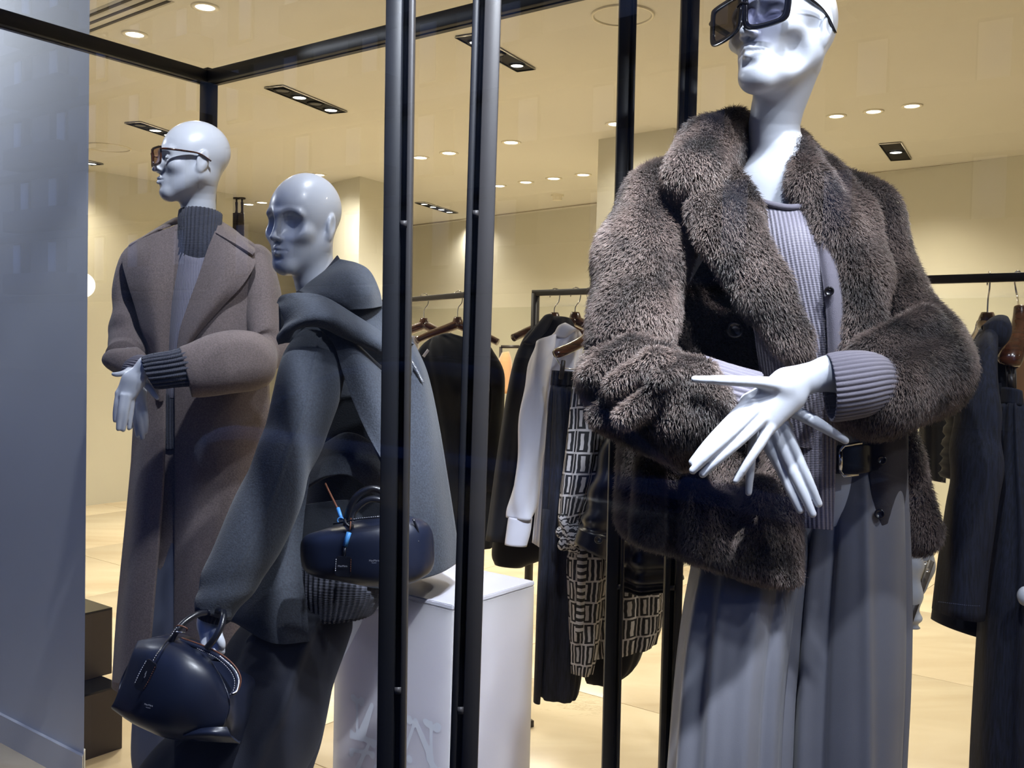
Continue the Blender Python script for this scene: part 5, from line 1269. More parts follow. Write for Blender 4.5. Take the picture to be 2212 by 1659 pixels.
patch('top_panel', [[(298, 1386, 2.0), (370, 1379, 1.98), (455, 1428, 1.99)], [(310, 1384, 2.04), (395, 1372, 2.05), (480, 1420, 2.06)], [(320, 1388, 2.08), (410, 1380, 2.10), (520, 1450, 2.10)]], NL, bag1, thick=.004, sub=6)
patch('base', [[(250, 1534, 2.0), (350, 1588, 1.98), (400, 1597, 1.975), (518, 1604, 1.95)], [(250, 1534, 2.04), (350, 1590, 2.08), (440, 1599, 2.1), (520, 1602, 2.06)]], NL, bag1, thick=.004, sub=6)
# zip curve with piping
zpts = [P(392, 1378, 1.995), P(440, 1395, 1.975), P(480, 1415, 1.955), P(508, 1440, 1.945), P(520, 1465, 1.937), P(516, 1488, 1.932), P(508, 1494, 1.930)]
tube('piping', zpts, .0015, MT['tan_edge'], bag1, n=6, smooth=8)
tube('zip_tape', [q-fw*.002+np.array([-.006, 0, -.004]) for q in zpts], .005, NL, bag1, n=6, smooth=8)
arr = []; zc = catmull(np.array(zpts[2:]), 14)
for q in zc: arr.append(box_arr(q-fw*.006+np.array([-.0035, 0, -.001]), rt*.0032, up*.0006, fw*.001))
V_, Q_ = join_arrays(arr); link('zip_teeth', mesh('zip_teeth', V_, Q_), MT['zip'], bag1)
stitches([q-fw*.007+np.array([-.010, 0, -.004]) for q in zpts[1:]], bag1)
hd = [P(372, 1400, 1.965), P(384, 1370, 1.975), P(400, 1345, 2.0), P(425, 1330, 2.03), P(455, 1338, 2.05), P(480, 1350, 2.03)]
tube('handle', [P(366, 1392, 1.965), P(378, 1368, 1.965), P(398, 1345, 1.98), P(424, 1328, 2.0), P(447, 1322, 2.02)], .0068, MT['leather'], bag1, n=12, smooth=6)
tube('handle', [P(447, 1400, 1.955), P(463, 1380, 1.955), P(477, 1355, 1.965), P(483, 1332, 1.98), P(482, 1322, 2.0)], .0068, MT['leather'], bag1, n=12, smooth=6)
tube('handle', [P(447, 1322, 2.02), P(465, 1318, 2.03), P(482, 1322, 2.0)], .0066, MT['leather'], bag1, n=12, smooth=5)
# hanging name tag with strap
tube('tag_loop', [P(379, 1356, 1.955), P(386, 1351, 1.95), P(403, 1357, 1.95), P(403, 1363, 1.955)], .0016, MT['tan_edge'], bag1, n=6, smooth=4)
tube('tag_loop', [P(380, 1365, 1.955), P(390, 1366, 1.95), P(400, 1366, 1.955)], .0016, MT['chrome'], bag1, n=6, smooth=4)
st = [P(382, 1355, 1.945), P(368, 1375, 1.935), P(352, 1395, 1.90), P(340, 1412, 1.885), P(332, 1426, 1.88)]
tube('tag_strap', st, .0032, MT['leather'], bag1, n=6, smooth=5, flat=.5)
stitches([q-fw*.003 for q in st], bag1)
tg_ = [P(x, y, 1.872) for x, y in [(318, 1424), (323, 1425), (337, 1435), (338, 1442), (313, 1490), (308, 1494), (294, 1489), (289, 1482)]]
tagp = prism('tag', tg_, fw*.004, MT['leather'], bag1, bevel=.0008)
stitches([P(315, 1429, 1.870), P(302, 1452, 1.870), P(291, 1476, 1.870)], bag1); stitches([P(334, 1442, 1.870), P(322, 1468, 1.870), P(310, 1488, 1.870)], bag1, m=MT['tan_edge'])
text('MaxMara', P(314, 1457, 1.868), P(318, 1443, 1.868)-P(310, 1471, 1.868), rt*-1+up*.5, .0036, MT['silver_print'], tagp)
text('MaxMara', P(321, 1523, 1.899), P(340, 1527, 1.9)-P(300, 1518, 1.9), up, .0046, MT['silver_print'], front)
text('MILANO', P(320, 1529, 1.899), P(340, 1534, 1.9)-P(300, 1525, 1.9), up, .0024, MT['silver_print'], front)
# second handbag, on the hip, half behind the first upright
bag2 = thing('handbag', 'black leather bowling handbag with blue security tape at the leaning mannequin hip', 'handbag', P(800, 1260, 2.1))
BL = MT['leather']
sil('bag_body', [(703, 1152, 707, 1232, 2.10, .05), (706, 1142, 712, 1243, 2.09, .06), (735, 1134, 742, 1250, 2.08, .065), (790, 1124, 800, 1262, 2.08, .07), (850, 1116, 860, 1262, 2.09, .065), (888, 1116, 892, 1248, 2.11, .055), (900, 1140, 905, 1232, 2.13, .035), (904, 1165, 907, 1212, 2.15, .02)], NL, bag2, n=64, sub=7, expo=3.4, cap=True)
tube('handle', [P(748, 1142, 2.06), P(752, 1110, 2.05), P(768, 1075, 2.05), P(795, 1057, 2.055), P(822, 1060, 2.06), P(850, 1085, 2.07), P(862, 1125, 2.08)], .0075, BL, bag2, n=12, smooth=7)
tube('handle', [P(760, 1140, 2.16), P(765, 1105, 2.17), P(800, 1078, 2.17), P(840, 1090, 2.17), P(852, 1125, 2.17)], .0075, BL, bag2, n=12, smooth=7)
tube('seam', [P(720, 1132, 2.035), P(770, 1122, 2.02), P(822, 1117, 2.02), P(880, 1114, 2.04)], .0018, BL, bag2, n=6, smooth=6)
stitches([P(765, 1121, 2.015), P(800, 1117, 2.012), P(850, 1113, 2.02)], bag2)
tube('pleat', [P(893, 1122, 2.05), P(903, 1148, 2.055), P(906, 1168, 2.06), P(903, 1170, 2.05)], .0025, BL, bag2, n=6, smooth=5)
tube('shoulder_strap', [P(703, 1045, 2.13), P(714, 1068, 2.10), P(725, 1090, 2.07), P(730, 1100, 2.06)], .0025, MT['tan_edge'], bag2, n=6, smooth=4)
tube('strap_tape', [P(730, 1098, 2.055), P(734, 1110, 2.045), P(738, 1122, 2.04)], .0042, MT['blue_tape'], bag2, n=8)
tube('ring', [P(736+7*math.cos(a), 1124+6*math.sin(a), 2.035) for a in np.linspace(0, 2*math.pi, 13)], .0014, MT['blue_tape'], bag2, n=6)
tube('tag_loop', [P(744, 1122, 2.03), P(748, 1132, 2.02), P(757, 1138, 2.02), P(762, 1136, 2.03)], .0035, BL, bag2, n=8, smooth=5)
tube('tag_loop', [P(758, 1120, 2.03), P(757, 1134, 2.015), P(755, 1146, 2.015)], .0016, MT['tan_edge'], bag2, n=6, smooth=3)
tube('strap_tape', [P(754, 1150, 2.008), P(749, 1166, 2.008), P(745, 1180, 2.008)], .0052, MT['blue_tape'], bag2, n=4)
tube('tag_strap', [P(745, 1180, 2.01), P(743, 1203, 2.006)], .0035, BL, bag2, n=8)
tg_ = [P(x, y, 2.0) for x, y in [(730, 1201), (757, 1203), (760, 1209), (759, 1240), (755, 1247), (727, 1245), (722, 1238), (724, 1207)]]
tagp = prism('tag', tg_, fw*.004, BL, bag2, bevel=.0008)
stitches([P(726, 1209, 1.998), P(724, 1237, 1.998)], bag2); stitches([P(758, 1210, 1.998), P(757, 1238, 1.998)], bag2, m=MT['tan_edge'])
text('MaxMara', P(740, 1223, 1.996), rt, up, .0052, MT['silver_print'], tagp)
text('MaxMara', P(808, 1211, 1.988), rt*1+up*.02, up, .0056, MT['silver_print'], bag2)
text('MILANO', P(808, 1216, 1.988), rt*1+up*.02, up, .0026, MT['silver_print'], bag2)
tube('ring', [P(694+5*math.cos(a), 1167+6*math.sin(a), 2.08) for a in np.linspace(0, 2*math.pi, 13)], .0016, MT['chrome'], bag2, n=6)
tube('ring', [P(695+7*math.cos(a), 1212+8*math.sin(a), 2.07) for a in np.linspace(0, 2*math.pi, 13)], .0018, MT['chrome'], bag2, n=6)
tube('zip_pull', [P(691, 1178, 2.07), P(688, 1205, 2.06), P(682, 1230, 2.06)], .0030, MT['tan_edge'], bag2, n=6, smooth=4, flat=.5)
tube('padlock', [P(700, 1230, 2.05), P(700, 1247, 2.05)], .0055, MT['chrome'], bag2, n=10)
# ================================================================== CLOTHES RACKS
MT['wood'] = mat('dark_walnut_hanger', srgb(74, 40, 22), rough=0.22, coat=0.6, noise_amt=.35, noise_scale=18, stretch=(1, 1, 8))
MT['wool_navy'] = mat('navy_wool', srgb(9, 11, 24), rough=.9, sheen=.05)
MT['black_cloth'] = mat('black_crepe', srgb(14, 15, 19), rough=.85, sheen=.05)
MT['sheer'] = mat('charcoal_sheer_knit', srgb(20, 24, 32), rough=.9, noise_amt=.2, noise_scale=60, stretch=(6, 6, .4))
MT['shirt'] = mat('white_poplin', srgb(214, 216, 232), rough=.7, sheen=.1)
MT['denim'] = mat('dark_indigo_denim', srgb(20, 24, 40), rough=.85, noise_amt=.6, noise_scale=90, stretch=(3, 3, .25), bump=.5, bump_scale=500)
MT['denim_thread'] = mat('denim_thread', srgb(74, 80, 104), rough=.8)
MT['puffer'] = mat('navy_nylon', srgb(10, 14, 32), rough=.35, spec=.5)
MT['pale_puffer'] = mat('pale_blue_nylon', srgb(160, 168, 184), rough=.45)
MT['tan_cloth'] = mat('tan_cashmere', srgb(190, 146, 104), rough=.9, sheen=.3)
MT['burgundy'] = mat('burgundy_wool', srgb(86, 22, 30), rough=.9, sheen=.2)
MT['dark_plum'] = mat('dark_plum_wool', srgb(44, 26, 40), rough=.9)
MT['rack_metal'] = mat('rack_brown_black_metal', srgb(44, 38, 36), rough=.4)
def print_mat(name, cw, ch, dark, light):
    """rows of outlined rectangles alternating with solid bars"""
    m = mat(name, light, rough=.75); nt = m.node_tree; L = nt.links; b = nt.nodes['Principled BSDF']
    def M_(op, a, b_=None, c=None):
        n = nt.nodes.new('ShaderNodeMath'); n.operation = op
        for i, v in enumerate((a, b_, c)):
            if v is None: continue
            if isinstance(v, (int, float)): n.inputs[i].default_value = v
            else: L.new(v, n.inputs[i])
        return n.outputs[0]
    uvn = nt.nodes.new('ShaderNodeUVMap'); sp = nt.nodes.new('ShaderNodeSeparateXYZ')
    nz = nt.nodes.new('ShaderNodeTexNoise'); nz.inputs['Scale'].default_value = 30; L.new(uvn.outputs[0], nz.inputs['Vector'])
    vm = nt.nodes.new('ShaderNodeVectorMath'); vm.operation = 'MULTIPLY_ADD'; vm.inputs[1].default_value = (.006, .006, 0); L.new(nz.outputs['Color'], vm.inputs[0]); L.new(uvn.outputs[0], vm.inputs[2])
    L.new(vm.outputs[0], sp.inputs[0])
    u = M_('DIVIDE', sp.outputs['X'], cw); v = M_('DIVIDE', sp.outputs['Y'], ch)
    row = M_('FLOOR', v); u2 = M_('ADD', u, M_('MULTIPLY', row, .17))
    fu = M_('ABSOLUTE', M_('SUBTRACT', M_('FRACT', u2), .5)); fv = M_('ABSOLUTE', M_('SUBTRACT', M_('FRACT', v), .5))
    # rectangle outline centred in the cell (half width .30), bar at the cell border (|fu|>.44)
    inr = M_('MULTIPLY', M_('LESS_THAN', fu, .30), M_('LESS_THAN', fv, .45))
    hole = M_('MULTIPLY', M_('LESS_THAN', fu, .105), M_('LESS_THAN', fv, .36))
    ring = M_('SUBTRACT', inr, hole)
    barm = M_('MULTIPLY', M_('GREATER_THAN', fu, .41), M_('LESS_THAN', fv, .46))
    al = M_('MAXIMUM', ring, barm)
    mx = nt.nodes.new('ShaderNodeMixRGB'); mx.inputs['Color1'].default_value = (*light, 1); mx.inputs['Color2'].default_value = (*dark, 1)
    L.new(al, mx.inputs['Fac']); L.new(mx.outputs[0], b.inputs['Base Color']); return m
MT['print'] = print_mat('black_rectangle_print', .030, .062, (.012, .012, .016), srgb(196, 192, 194))
MT['stripe_sash'] = None
ZR = 1.65
def onrod(x, y=None): return onz(x, y, ZR)
def rack(lab, pa_, pb_, ends, base=True):
    a = onz(*pa_, ZR); b = onz(*pb_, ZR); d = nrm(b-a)
    t = thing('clothes_rack', lab, 'clothes rack', ((a+b)/2)*[1, 1, 0])
    bar('rail', a-d*.01, b+d*.01, .021, .021, (0, 0, 1), MT['rack_metal'], t, bevel=.001)
    n = np.cross(d, [0, 0, 1])
    for e in ends:
        q = a if e == 0 else b
        bar('upright', [q[0], q[1], 0.0 if not base else .012], [q[0], q[1], ZR], 0.022, .022, d, MT['rack_metal'], t, bevel=.001)
        if base: bar('foot', np.array([q[0], q[1], .012])-n*.26, np.array([q[0], q[1], .012])+n*.26, .024, .022, (0, 0, 1), MT['rack_metal'], t)
    if base: bar('base_rail', [a[0], a[1], .012], [b[0], b[1], .012], .022, .022, (0, 0, 1), MT['rack_metal'], t)
    return t, a, b
rA, a0, a1 = rack('black clothes rack behind the two front uprights', (700, 664), (1040, 634), (0, 1))
rB, b0, b1 = rack('black clothes rack with white shirt and navy coats, left of the fur coat', (1157, 633), (1520, 622), (0, 1), base=False)
rC, c0_, c1_ = rack('black clothes rack at the right edge holding dark denim', (1720, 613), (2420, 592), (0, 1))
def hanger(lab, x, y, drop, face, half=.20, hk=1.0, col='wood', grp=None, one=None, rr=(.026, .019), clip=False, sag=.055):
    """x,y pixel of the rail where the hook sits; drop: m from rail to wood; face: horizontal direction of the shoulders"""
    c = onz(x, y, ZR+.008); face = nrm(face); z = np.array([0, 0, 1.0])
    t = thing('clothes_hanger', lab, 'hanger', c-z*drop, group=grp)
    hook = [c+face*.018-z*.018, c+face*.016+z*.004, c+z*.015, c-face*.016+z*.004, c-face*.015-z*.03, c-z*.055, c-z*(drop-.01)]
    tube('hook', hook, .0022, MT['chrome'], t, n=8, smooth=5)
    top = c-z*drop
    sd = (-1, 1) if one is None else (one,)
    pts = []; rad = []
    nn = nrm(np.cross(face, z)); toward = nn if np.dot(nn, CAM-c) > 0 else -nn
    for s_ in (-1, 1):
        if s_ not in sd: continue
        arm = [top-z*.002, top+face*s_*half*.30-z*.022, top+face*s_*half*.7-z*sag*.85+toward*.012, top+face*s_*half-z*sag*1.25+toward*.03]
        tube('shoulder', arm, [rr[0], rr[0]*.95, rr[1]*1.1, rr[1]], MT['wood'], t, n=12, smooth=5, flat=.75)
    tube('neck', [top+z*.028, top+z*.012, top-z*.01], [rr[0]*.55, rr[0]*.8, rr[0]], MT['wood'], t, n=12, smooth=3)
    return t, top
fA = nrm(AD*.75+BD*.35); fB = nrm(AD*.8+BD*.2)
hanger('dark walnut hanger on the rear rack just right of the first upright', 917, 642, .115, BD*.6-AD*.5, .16)
hanger('walnut hanger carrying the sheer charcoal top, left of the second upright', 990, 637, .115, BD*.6-AD*.5, .16)
hanger('walnut hanger inside the navy wool coat, leftmost on the middle rack', 1199, 632, .10, BD*.6-AD*.5, .15)
hanger('walnut hanger inside the white shirt on the middle rack', 1244, 630, .10, BD*.6-AD*.5, .15)
# big glossy hanger with clip, its arm sweeping to the left
cH = onz(1276, 629, ZR+.008); z_ = np.array([0, 0, 1.0])
t = thing('clothes_hanger', 'large glossy walnut hanger arm with metal clip between white shirt and fur sleeve', 'hanger', P(1275, 690, 3.0))
tube('hook', [cH+rt*.018, cH+z_*.014, cH-rt*.016, cH-z_*.05, P(1286, 690, 3.05)], .0022, MT['chrome'], t, n=8, smooth=5)
tube('shoulder', [P(1292, 680, 3.05), P(1286, 702, 3.02), P(1268, 730, 2.98), P(1235, 750, 2.95), P(1206, 762, 2.93), P(1197, 765, 2.925)], [.022, .021, .019, .018, .018, .012], MT['wood'], t, n=14, smooth=6, flat=.8)
tube('crossbar', [P(1200, 772, 2.95), P(1214, 795, 2.95), P(1275, 802, 2.95)], .002, MT['chrome'], t, n=6)
bar('clip', P(1217, 778, 2.94), P(1212, 819, 2.94), .014, .012, rt, MT['rack_metal'], t, bevel=.002)
# right rack hangers
t, top = hanger('walnut hanger holding the dark denim jacket at the right edge', 2136, 600, .115, BD*.3+AD*.8, .12)
cH = onz(2199, 598, ZR+.008)
t = thing('clothes_hanger', 'thick glossy walnut trouser hanger at the far right edge', 'hanger', P(2190, 780, 2.2))
tube('hook', [cH+rt*.014, cH+z_*.014, cH-rt*.010, cH-z_*.05, P(2201, 668, 2.25)], .0026, MT['chrome'], t, n=8, smooth=5)
tube('shoulder', [P(2204, 664, 2.25), P(2203, 690, 2.24), P(2200, 725, 2.22), P(2188, 760, 2.2), P(2178, 782, 2.19), P(2175, 790, 2.19)], [.014, .016, .021, .026, .026, .014], MT['wood'], t, n=16, smooth=6)
for dx in (0, 9, 16): tube('clip_wire', [P(2174+dx, 790, 2.19), P(2178+dx, 838, 2.19)], .0022, MT['rack_metal'], t, n=6)
bar('clip', P(2184, 808, 2.185), P(2186, 840, 2.185), .012, .01, rt, MT['rack_metal'], t)
# ---- garments
def garment(name, lab, cat, base, parts):
    t = thing(name, lab, cat, base)
    for nm, pairs, m, kw in parts: sil(nm, pairs, m, t, **kw)
    return t
def pleats(amp, k, ph=0, start=.05): return lambda th, v, L: amp*min(1, v/start+.15)*(np.cos(k*th+ph+.6*np.sin(4*v))+.5*np.cos((k*2+1)*th+2.1*v))
G = dict(n=90, sub=6)
garment('knit_top', 'sheer charcoal top with white label on the rear rack between the front uprights', 'top', P(990, 1060, 3.7), [
    ('body', [(925, 738, 978, 722, 3.75, .05), (902, 762, 1040, 745, 3.74, .07), (899, 800, 1062, 770, 3.73, .08), (905, 860, 1084, 840, 3.72, .08), (925, 960, 1080, 960, 3.72, .08), (935, 1060, 1078, 1060, 3.72, .08), (940, 1180, 1074, 1180, 3.72, .08)], MT['sheer'], dict(G, disp=pleats(.006, 7))),
    ('sleeve', [(1040, 750, 1062, 752, 3.70, .03), (1052, 800, 1088, 800, 3.69, .04), (1060, 860, 1090, 858, 3.68, .045), (1050, 960, 1084, 960, 3.68, .045), (1046, 1060, 1078, 1060, 3.68, .045)], MT['black_cloth'], dict(n=48))])
box('care_label', P(920, 763, 3.64), nrm(rt*.6+up*.8)*.016, nrm(-rt*.8+up*.6)*.0055, fw*.001, MT['shirt'], [o for o in COL.objects if o.name == 'knit_top'][0])
garment('blouse', 'pale grey blouse peeking out left of the sheer top behind the first upright', 'blouse', P(890, 900, 3.95), [
    ('body', [(868, 722, 905, 728, 3.95, .04), (860, 760, 905, 760, 3.95, .06), (855, 900, 910, 900, 3.95, .06), (850, 1040, 910, 1040, 3.95, .06)], MT['shirt'], dict(n=40))])
garment('wool_coat', 'navy wool coat hanging at the left end of the middle rack', 'coat', P(1120, 1215, 3.35), [
    ('body', [(1178, 688, 1232, 690, 3.38, .03), (1150, 712, 1240, 712, 3.37, .05), (1126, 742, 1244, 740, 3.36, .07), (1106, 800, 1242, 800, 3.36, .08), (1084, 930, 1215, 930, 3.36, .08), (1066, 1060, 1200, 1060, 3.36, .08), (1052, 1168, 1190, 1168, 3.35, .08)], MT['wool_navy'], dict(G, disp=pleats(.004, 4))),
    ('back_hem', [(1075, 1100, 1200, 1100, 3.44, .06), (1062, 1190, 1195, 1190, 3.44, .06), (1068, 1218, 1130, 1224, 3.44, .05)], MT['black_cloth'], dict(n=50)),
    ('collar', [(1172, 690, 1196, 684, 3.33, .02), (1150, 715, 1180, 716, 3.30, .025), (1128, 740, 1152, 745, 3.29, .02)], MT['wool_navy'], dict(n=30))])
garment('shirt', 'white cotton shirt with long cuffed sleeve on the middle rack', 'shirt', P(1150, 1180, 3.2), [
    ('body', [(1206, 712, 1252, 716, 3.24, .03), (1180, 745, 1256, 745, 3.23, .05), (1170, 830, 1250, 830, 3.23, .055), (1166, 940, 1240, 940, 3.23, .055), (1160, 1060, 1190, 1060, 3.23, .05), (1150, 1170, 1176, 1184, 3.23, .04)], MT['shirt'], dict(G, disp=pleats(.004, 5))),
    ('sleeve', [(1158, 742, 1196, 726, 3.17, .03), (1140, 792, 1192, 790, 3.15, .045), (1132, 860, 1184, 862, 3.14, .045), (1122, 930, 1180, 925, 3.14, .042), (1112, 1010, 1170, 1000, 3.14, .04), (1102, 1080, 1158, 1085, 3.14, .04), (1097, 1118, 1150, 1122, 3.14, .035)], MT['shirt'], dict(n=72, disp=lambda th, v, L: .005*np.cos(3*th+9*v)+.004*np.cos(2*th-14*v))),
    ('cuff', [(1098, 1116, 1150, 1120, 3.14, .032), (1094, 1145, 1146, 1150, 3.14, .032), (1090, 1176, 1138, 1180, 3.14, .030)], MT['shirt'], dict(n=40)),
    ('collar', [(1196, 722, 1226, 728, 3.20, .02), (1206, 704, 1240, 716, 3.19, .025), (1220, 697, 1252, 716, 3.19, .02)], MT['shirt'], dict(n=30))])
garment('trousers', 'long navy pleated trousers clipped to the large walnut hanger', 'trousers', P(1200, 1515, 3.0), [
    ('waistband', [(1193, 800, 1243, 803, 3.0, .03), (1190, 832, 1241, 836, 3.0, .035)], MT['denim'], dict(n=60, disp=lambda th, v, L: .002*np.cos(14*th))),
    ('leg', [(1190, 832, 1241, 836, 3.0, .035), (1183, 920, 1250, 920, 3.0, .05), (1174, 1060, 1262, 1060, 3.0, .06), (1164, 1250, 1262, 1250, 3.0, .065), (1160, 1400, 1258, 1400, 3.0, .065), (1160, 1490, 1246, 1500, 3.0, .06), (1178, 1504, 1230, 1506, 3.0, .05)], MT['denim'], dict(G, disp=pleats(.005, 6))),
    ('leg', [(1172, 1100, 1190, 1100, 2.96, .02), (1160, 1300, 1182, 1300, 2.95, .02), (1152, 1515, 1167, 1519, 2.95, .02)], MT['denim'], dict(n=30))])
PM = MT['print']
dress = garment('dress', 'black and white rectangle print dress with knotted sash on the middle rack', 'dress', P(1300, 1450, 2.9), [
    ('sleeve', [(1246, 800, 1272, 800, 2.90, .02), (1236, 850, 1290, 850, 2.88, .04), (1228, 930, 1302, 930, 2.86, .05), (1218, 1020, 1290, 1020, 2.86, .05), (1210, 1100, 1268, 1090, 2.86, .045), (1210, 1145, 1248, 1140, 2.86, .03)], PM, dict(n=72, disp=pleats(.004, 4))),
    ('bodice', [(1262, 820, 1320, 820, 3.0, .04), (1266, 900, 1345, 900, 3.0, .06), (1262, 1000, 1345, 1000, 3.0, .06), (1255, 1100, 1340, 1100, 3.0, .06), (1240, 1180, 1330, 1180, 3.0, .06)], PM, dict(n=72, disp=pleats(.004, 5))),
    ('skirt', [(1236, 1160, 1300, 1160, 2.93, .05), (1226, 1210, 1310, 1210, 2.92, .06), (1228, 1300, 1300, 1300, 2.92, .06), (1231, 1400, 1290, 1400, 2.92, .06), (1234, 1448, 1278, 1452, 2.92, .055)], PM, dict(n=72, disp=pleats(.005, 5))),
    ('skirt', [(1282, 1150, 1440, 1160, 3.04, .06), (1284, 1260, 1432, 1255, 3.04, .07), (1286, 1360, 1426, 1345, 3.04, .07), (1288, 1418, 1415, 1388, 3.04, .07)], PM, dict(n=90, disp=pleats(.007, 7)))])
kn = Fld(*bbox([P(1195, 1215, 2.75), P(1275, 1095, 2.95), P(1195, 1095, 2.95), P(1275, 1215, 2.75)], .01), .0035)
for q in ((1218, 1120, 2.84, 12, 1240, 1165, 2.82, 16), (1240, 1128, 2.84, 12, 1216, 1178, 2.83, 12), (1214, 1150, 2.85, 14, 1246, 1150, 2.83, 13), (1225, 1175, 2.84, 13, 1250, 1190, 2.84, 10)): kn.cone(P(*q[:3]), P(*q[4:7]), px(q[3], q[2]), px(q[7], q[6]), .006)
def stripe(name, p, w=.5):
    m = mat(name, (.5, .5, .5), rough=.75); nt = m.node_tree; L = nt.links; b = nt.nodes['Principled BSDF']
    g_ = nt.nodes.new('ShaderNodeNewGeometry'); wv = nt.nodes.new('ShaderNodeTexWave'); wv.bands_direction = 'Z'; wv.inputs['Scale'].default_value = p; wv.inputs['Distortion'].default_value = w
    wv.inputs['Detail Scale'].default_value = 3
    L.new(g_.outputs['Position'], wv.inputs['Vector']); r = nt.nodes.new('ShaderNodeValToRGB'); r.color_ramp.interpolation = 'CONSTANT'
    r.color_ramp.elements[0].color = (.012, .012, .016, 1); r.color_ramp.elements[1].position = .5; r.color_ramp.elements[1].color = (*srgb(190, 188, 192), 1)
    L.new(wv.outputs['Fac'], r.inputs[0]); L.new(r.outputs[0], b.inputs['Base Color']); return m
MT['stripe'] = stripe('black_white_stripe', 16, 1.0); MT['knot_print'] = stripe('crumpled_print', 22, 9.0)
V_, Q_ = kn.mesh(); link('sash_knot', mesh('sash_knot', V_, Q_), MT['knot_print'], dress, smooth=True)
patch('sash', [[(1246, 1180, 2.84), (1258, 1178, 2.83), (1270, 1182, 2.84)], [(1248, 1260, 2.83), (1256, 1260, 2.82), (1264, 1260, 2.83)], [(1243, 1366, 2.84), (1251, 1368, 2.835), (1259, 1366, 2.84)]], MT['stripe'], dress, thick=.006, sub=6)
pf = garment('puffer_jacket', 'shiny navy puffer jacket with buttoned cuff left of the fur coat', 'jacket', P(1350, 1270, 2.8), [
    ('sleeve', [(1322, 880, 1360, 900, 2.80, .05), (1300, 960, 1350, 970, 2.78, .06), (1274, 1050, 1345, 1060, 2.76, .065), (1258, 1115, 1326, 1135, 2.75, .06), (1250, 1140, 1318, 1158, 2.75, .055)], MT['puffer'], dict(n=72, disp=lambda th, v, L: .006*np.cos(26*v+1.5*np.cos(th))+.004*np.cos(3*th))),
    ('cuff', [(1250, 1138, 1319, 1156, 2.74, .055), (1240, 1172, 1312, 1208, 2.74, .052)], MT['puffer'], dict(n=48)),
    ('body', [(1345, 900, 1480, 900, 2.86, .09), (1342, 1050, 1478, 1050, 2.86, .10), (1344, 1180, 1476, 1180, 2.86, .10), (1346, 1250, 1470, 1245, 2.86, .10), (1350, 1274, 1440, 1268, 2.86, .08)], MT['puffer'], dict(n=90, sub=9, disp=lambda th, v, L: .010*np.cos(44*v)+.008*np.cos(5*th+3*v)))])
button('button', P(1293, 1166, 2.665), px(9, 2.7), MT['horn'], pf)
garment('skirt', 'plain navy skirt hanging below the print dress', 'skirt', P(1300, 1470, 3.05), [
    ('body', [(1262, 1000, 1400, 1000, 3.16, .05), (1258, 1300, 1400, 1300, 3.14, .06), (1258, 1440, 1380, 1425, 3.12, .06), (1266, 1470, 1330, 1472, 3.12, .05)], MT['wool_navy'], dict(n=60, disp=pleats(.004, 5)))])
jk = garment('denim_jacket', 'dark indigo denim jacket on the right hand rack', 'jacket', P(2080, 1380, 2.2), [
    ('collar', [(2122, 722, 2168, 742, 2.19, .03), (2126, 702, 2178, 728, 2.18, .035), (2136, 690, 2172, 700, 2.19, .03)], MT['denim'], dict(n=40)),
    ('body', [(2122, 708, 2160, 715, 2.28, .03), (2100, 760, 2180, 770, 2.28, .06), (2086, 850, 2182, 850, 2.28, .075), (2070, 1000, 2180, 1000, 2.28, .08), (2050, 1150, 2170, 1150, 2.28, .08), (2030, 1280, 2150, 1280, 2.28, .08), (2019, 1342, 2130, 1375, 2.28, .07)], MT['wool_navy'], dict(n=60)),
    ('sleeve', [(2118, 716, 2156, 728, 2.20, .03), (2098, 756, 2150, 762, 2.17, .045), (2080, 820, 2146, 820, 2.15, .055), (2068, 910, 2150, 910, 2.14, .06), (2058, 1010, 2154, 1000, 2.13, .06), (2046, 1110, 2140, 1110, 2.12, .06), (2034, 1220, 2126, 1220, 2.12, .06), (2024, 1322, 2120, 1334, 2.12, .06)], MT['denim'], dict(n=72, disp=lambda th, v, L: .004*np.cos(3*th+7*v)+.004*math.exp(-((v-.5)/.15)**2)*np.cos(30*v+th)))])
hem_ = [P(x, y, 2.045) for x, y in [(2028, 1300), (2060, 1304), (2095, 1308), (2120, 1309)]]
stitches(hem_, jk, m=MT['denim_thread'])
garment('jeans', 'dark indigo wide leg jeans clipped at the right edge', 'trousers', P(2200, 1659, 2.1), [
    ('waistband', [(2169, 836, 2202, 846, 2.17, .03), (2166, 872, 2206, 878, 2.17, .032)], MT['denim'], dict(n=48)),
    ('leg', [(2166, 872, 2206, 878, 2.17, .032), (2154, 980, 2226, 980, 2.16, .05), (2140, 1120, 2262, 1120, 2.15, .07), (2126, 1300, 2290, 1300, 2.14, .08), (2114, 1480, 2300, 1480, 2.14, .08), (2106, 1659, 2304, 1659, 2.14, .085), (2102, 1850, 2304, 1850, 2.14, .085)], MT['denim'], dict(n=96, sub=8, disp=lambda th, v, L: crease(th, 2.0, .07, .010)+crease(th, 2.5, .2, .006)+.003*np.cos(6*th+3*v)))])
garment('cardigan', 'tan cashmere cardigan behind the trouser hanger at the right edge', 'cardigan', P(2215, 1000, 2.6), [
    ('body', [(2170, 770, 2240, 740, 2.6, .04), (2160, 850, 2260, 840, 2.6, .06), (2165, 980, 2270, 980, 2.6, .06), (2172, 1050, 2270, 1050, 2.6, .06)], MT['tan_cloth'], dict(n=48))])
garment('jacket', 'short black jacket hanging below the fur elbow on the right', 'jacket', P(2020, 1040, 3.3), [
    ('body', [(2000, 800, 2040, 800, 3.3, .05), (1992, 900, 2046, 900, 3.3, .06), (1990, 990, 2040, 990, 3.3, .06), (1994, 1034, 2036, 1042, 3.3, .05)], MT['black_cloth'], dict(n=48, disp=pleats(.004, 4)))])
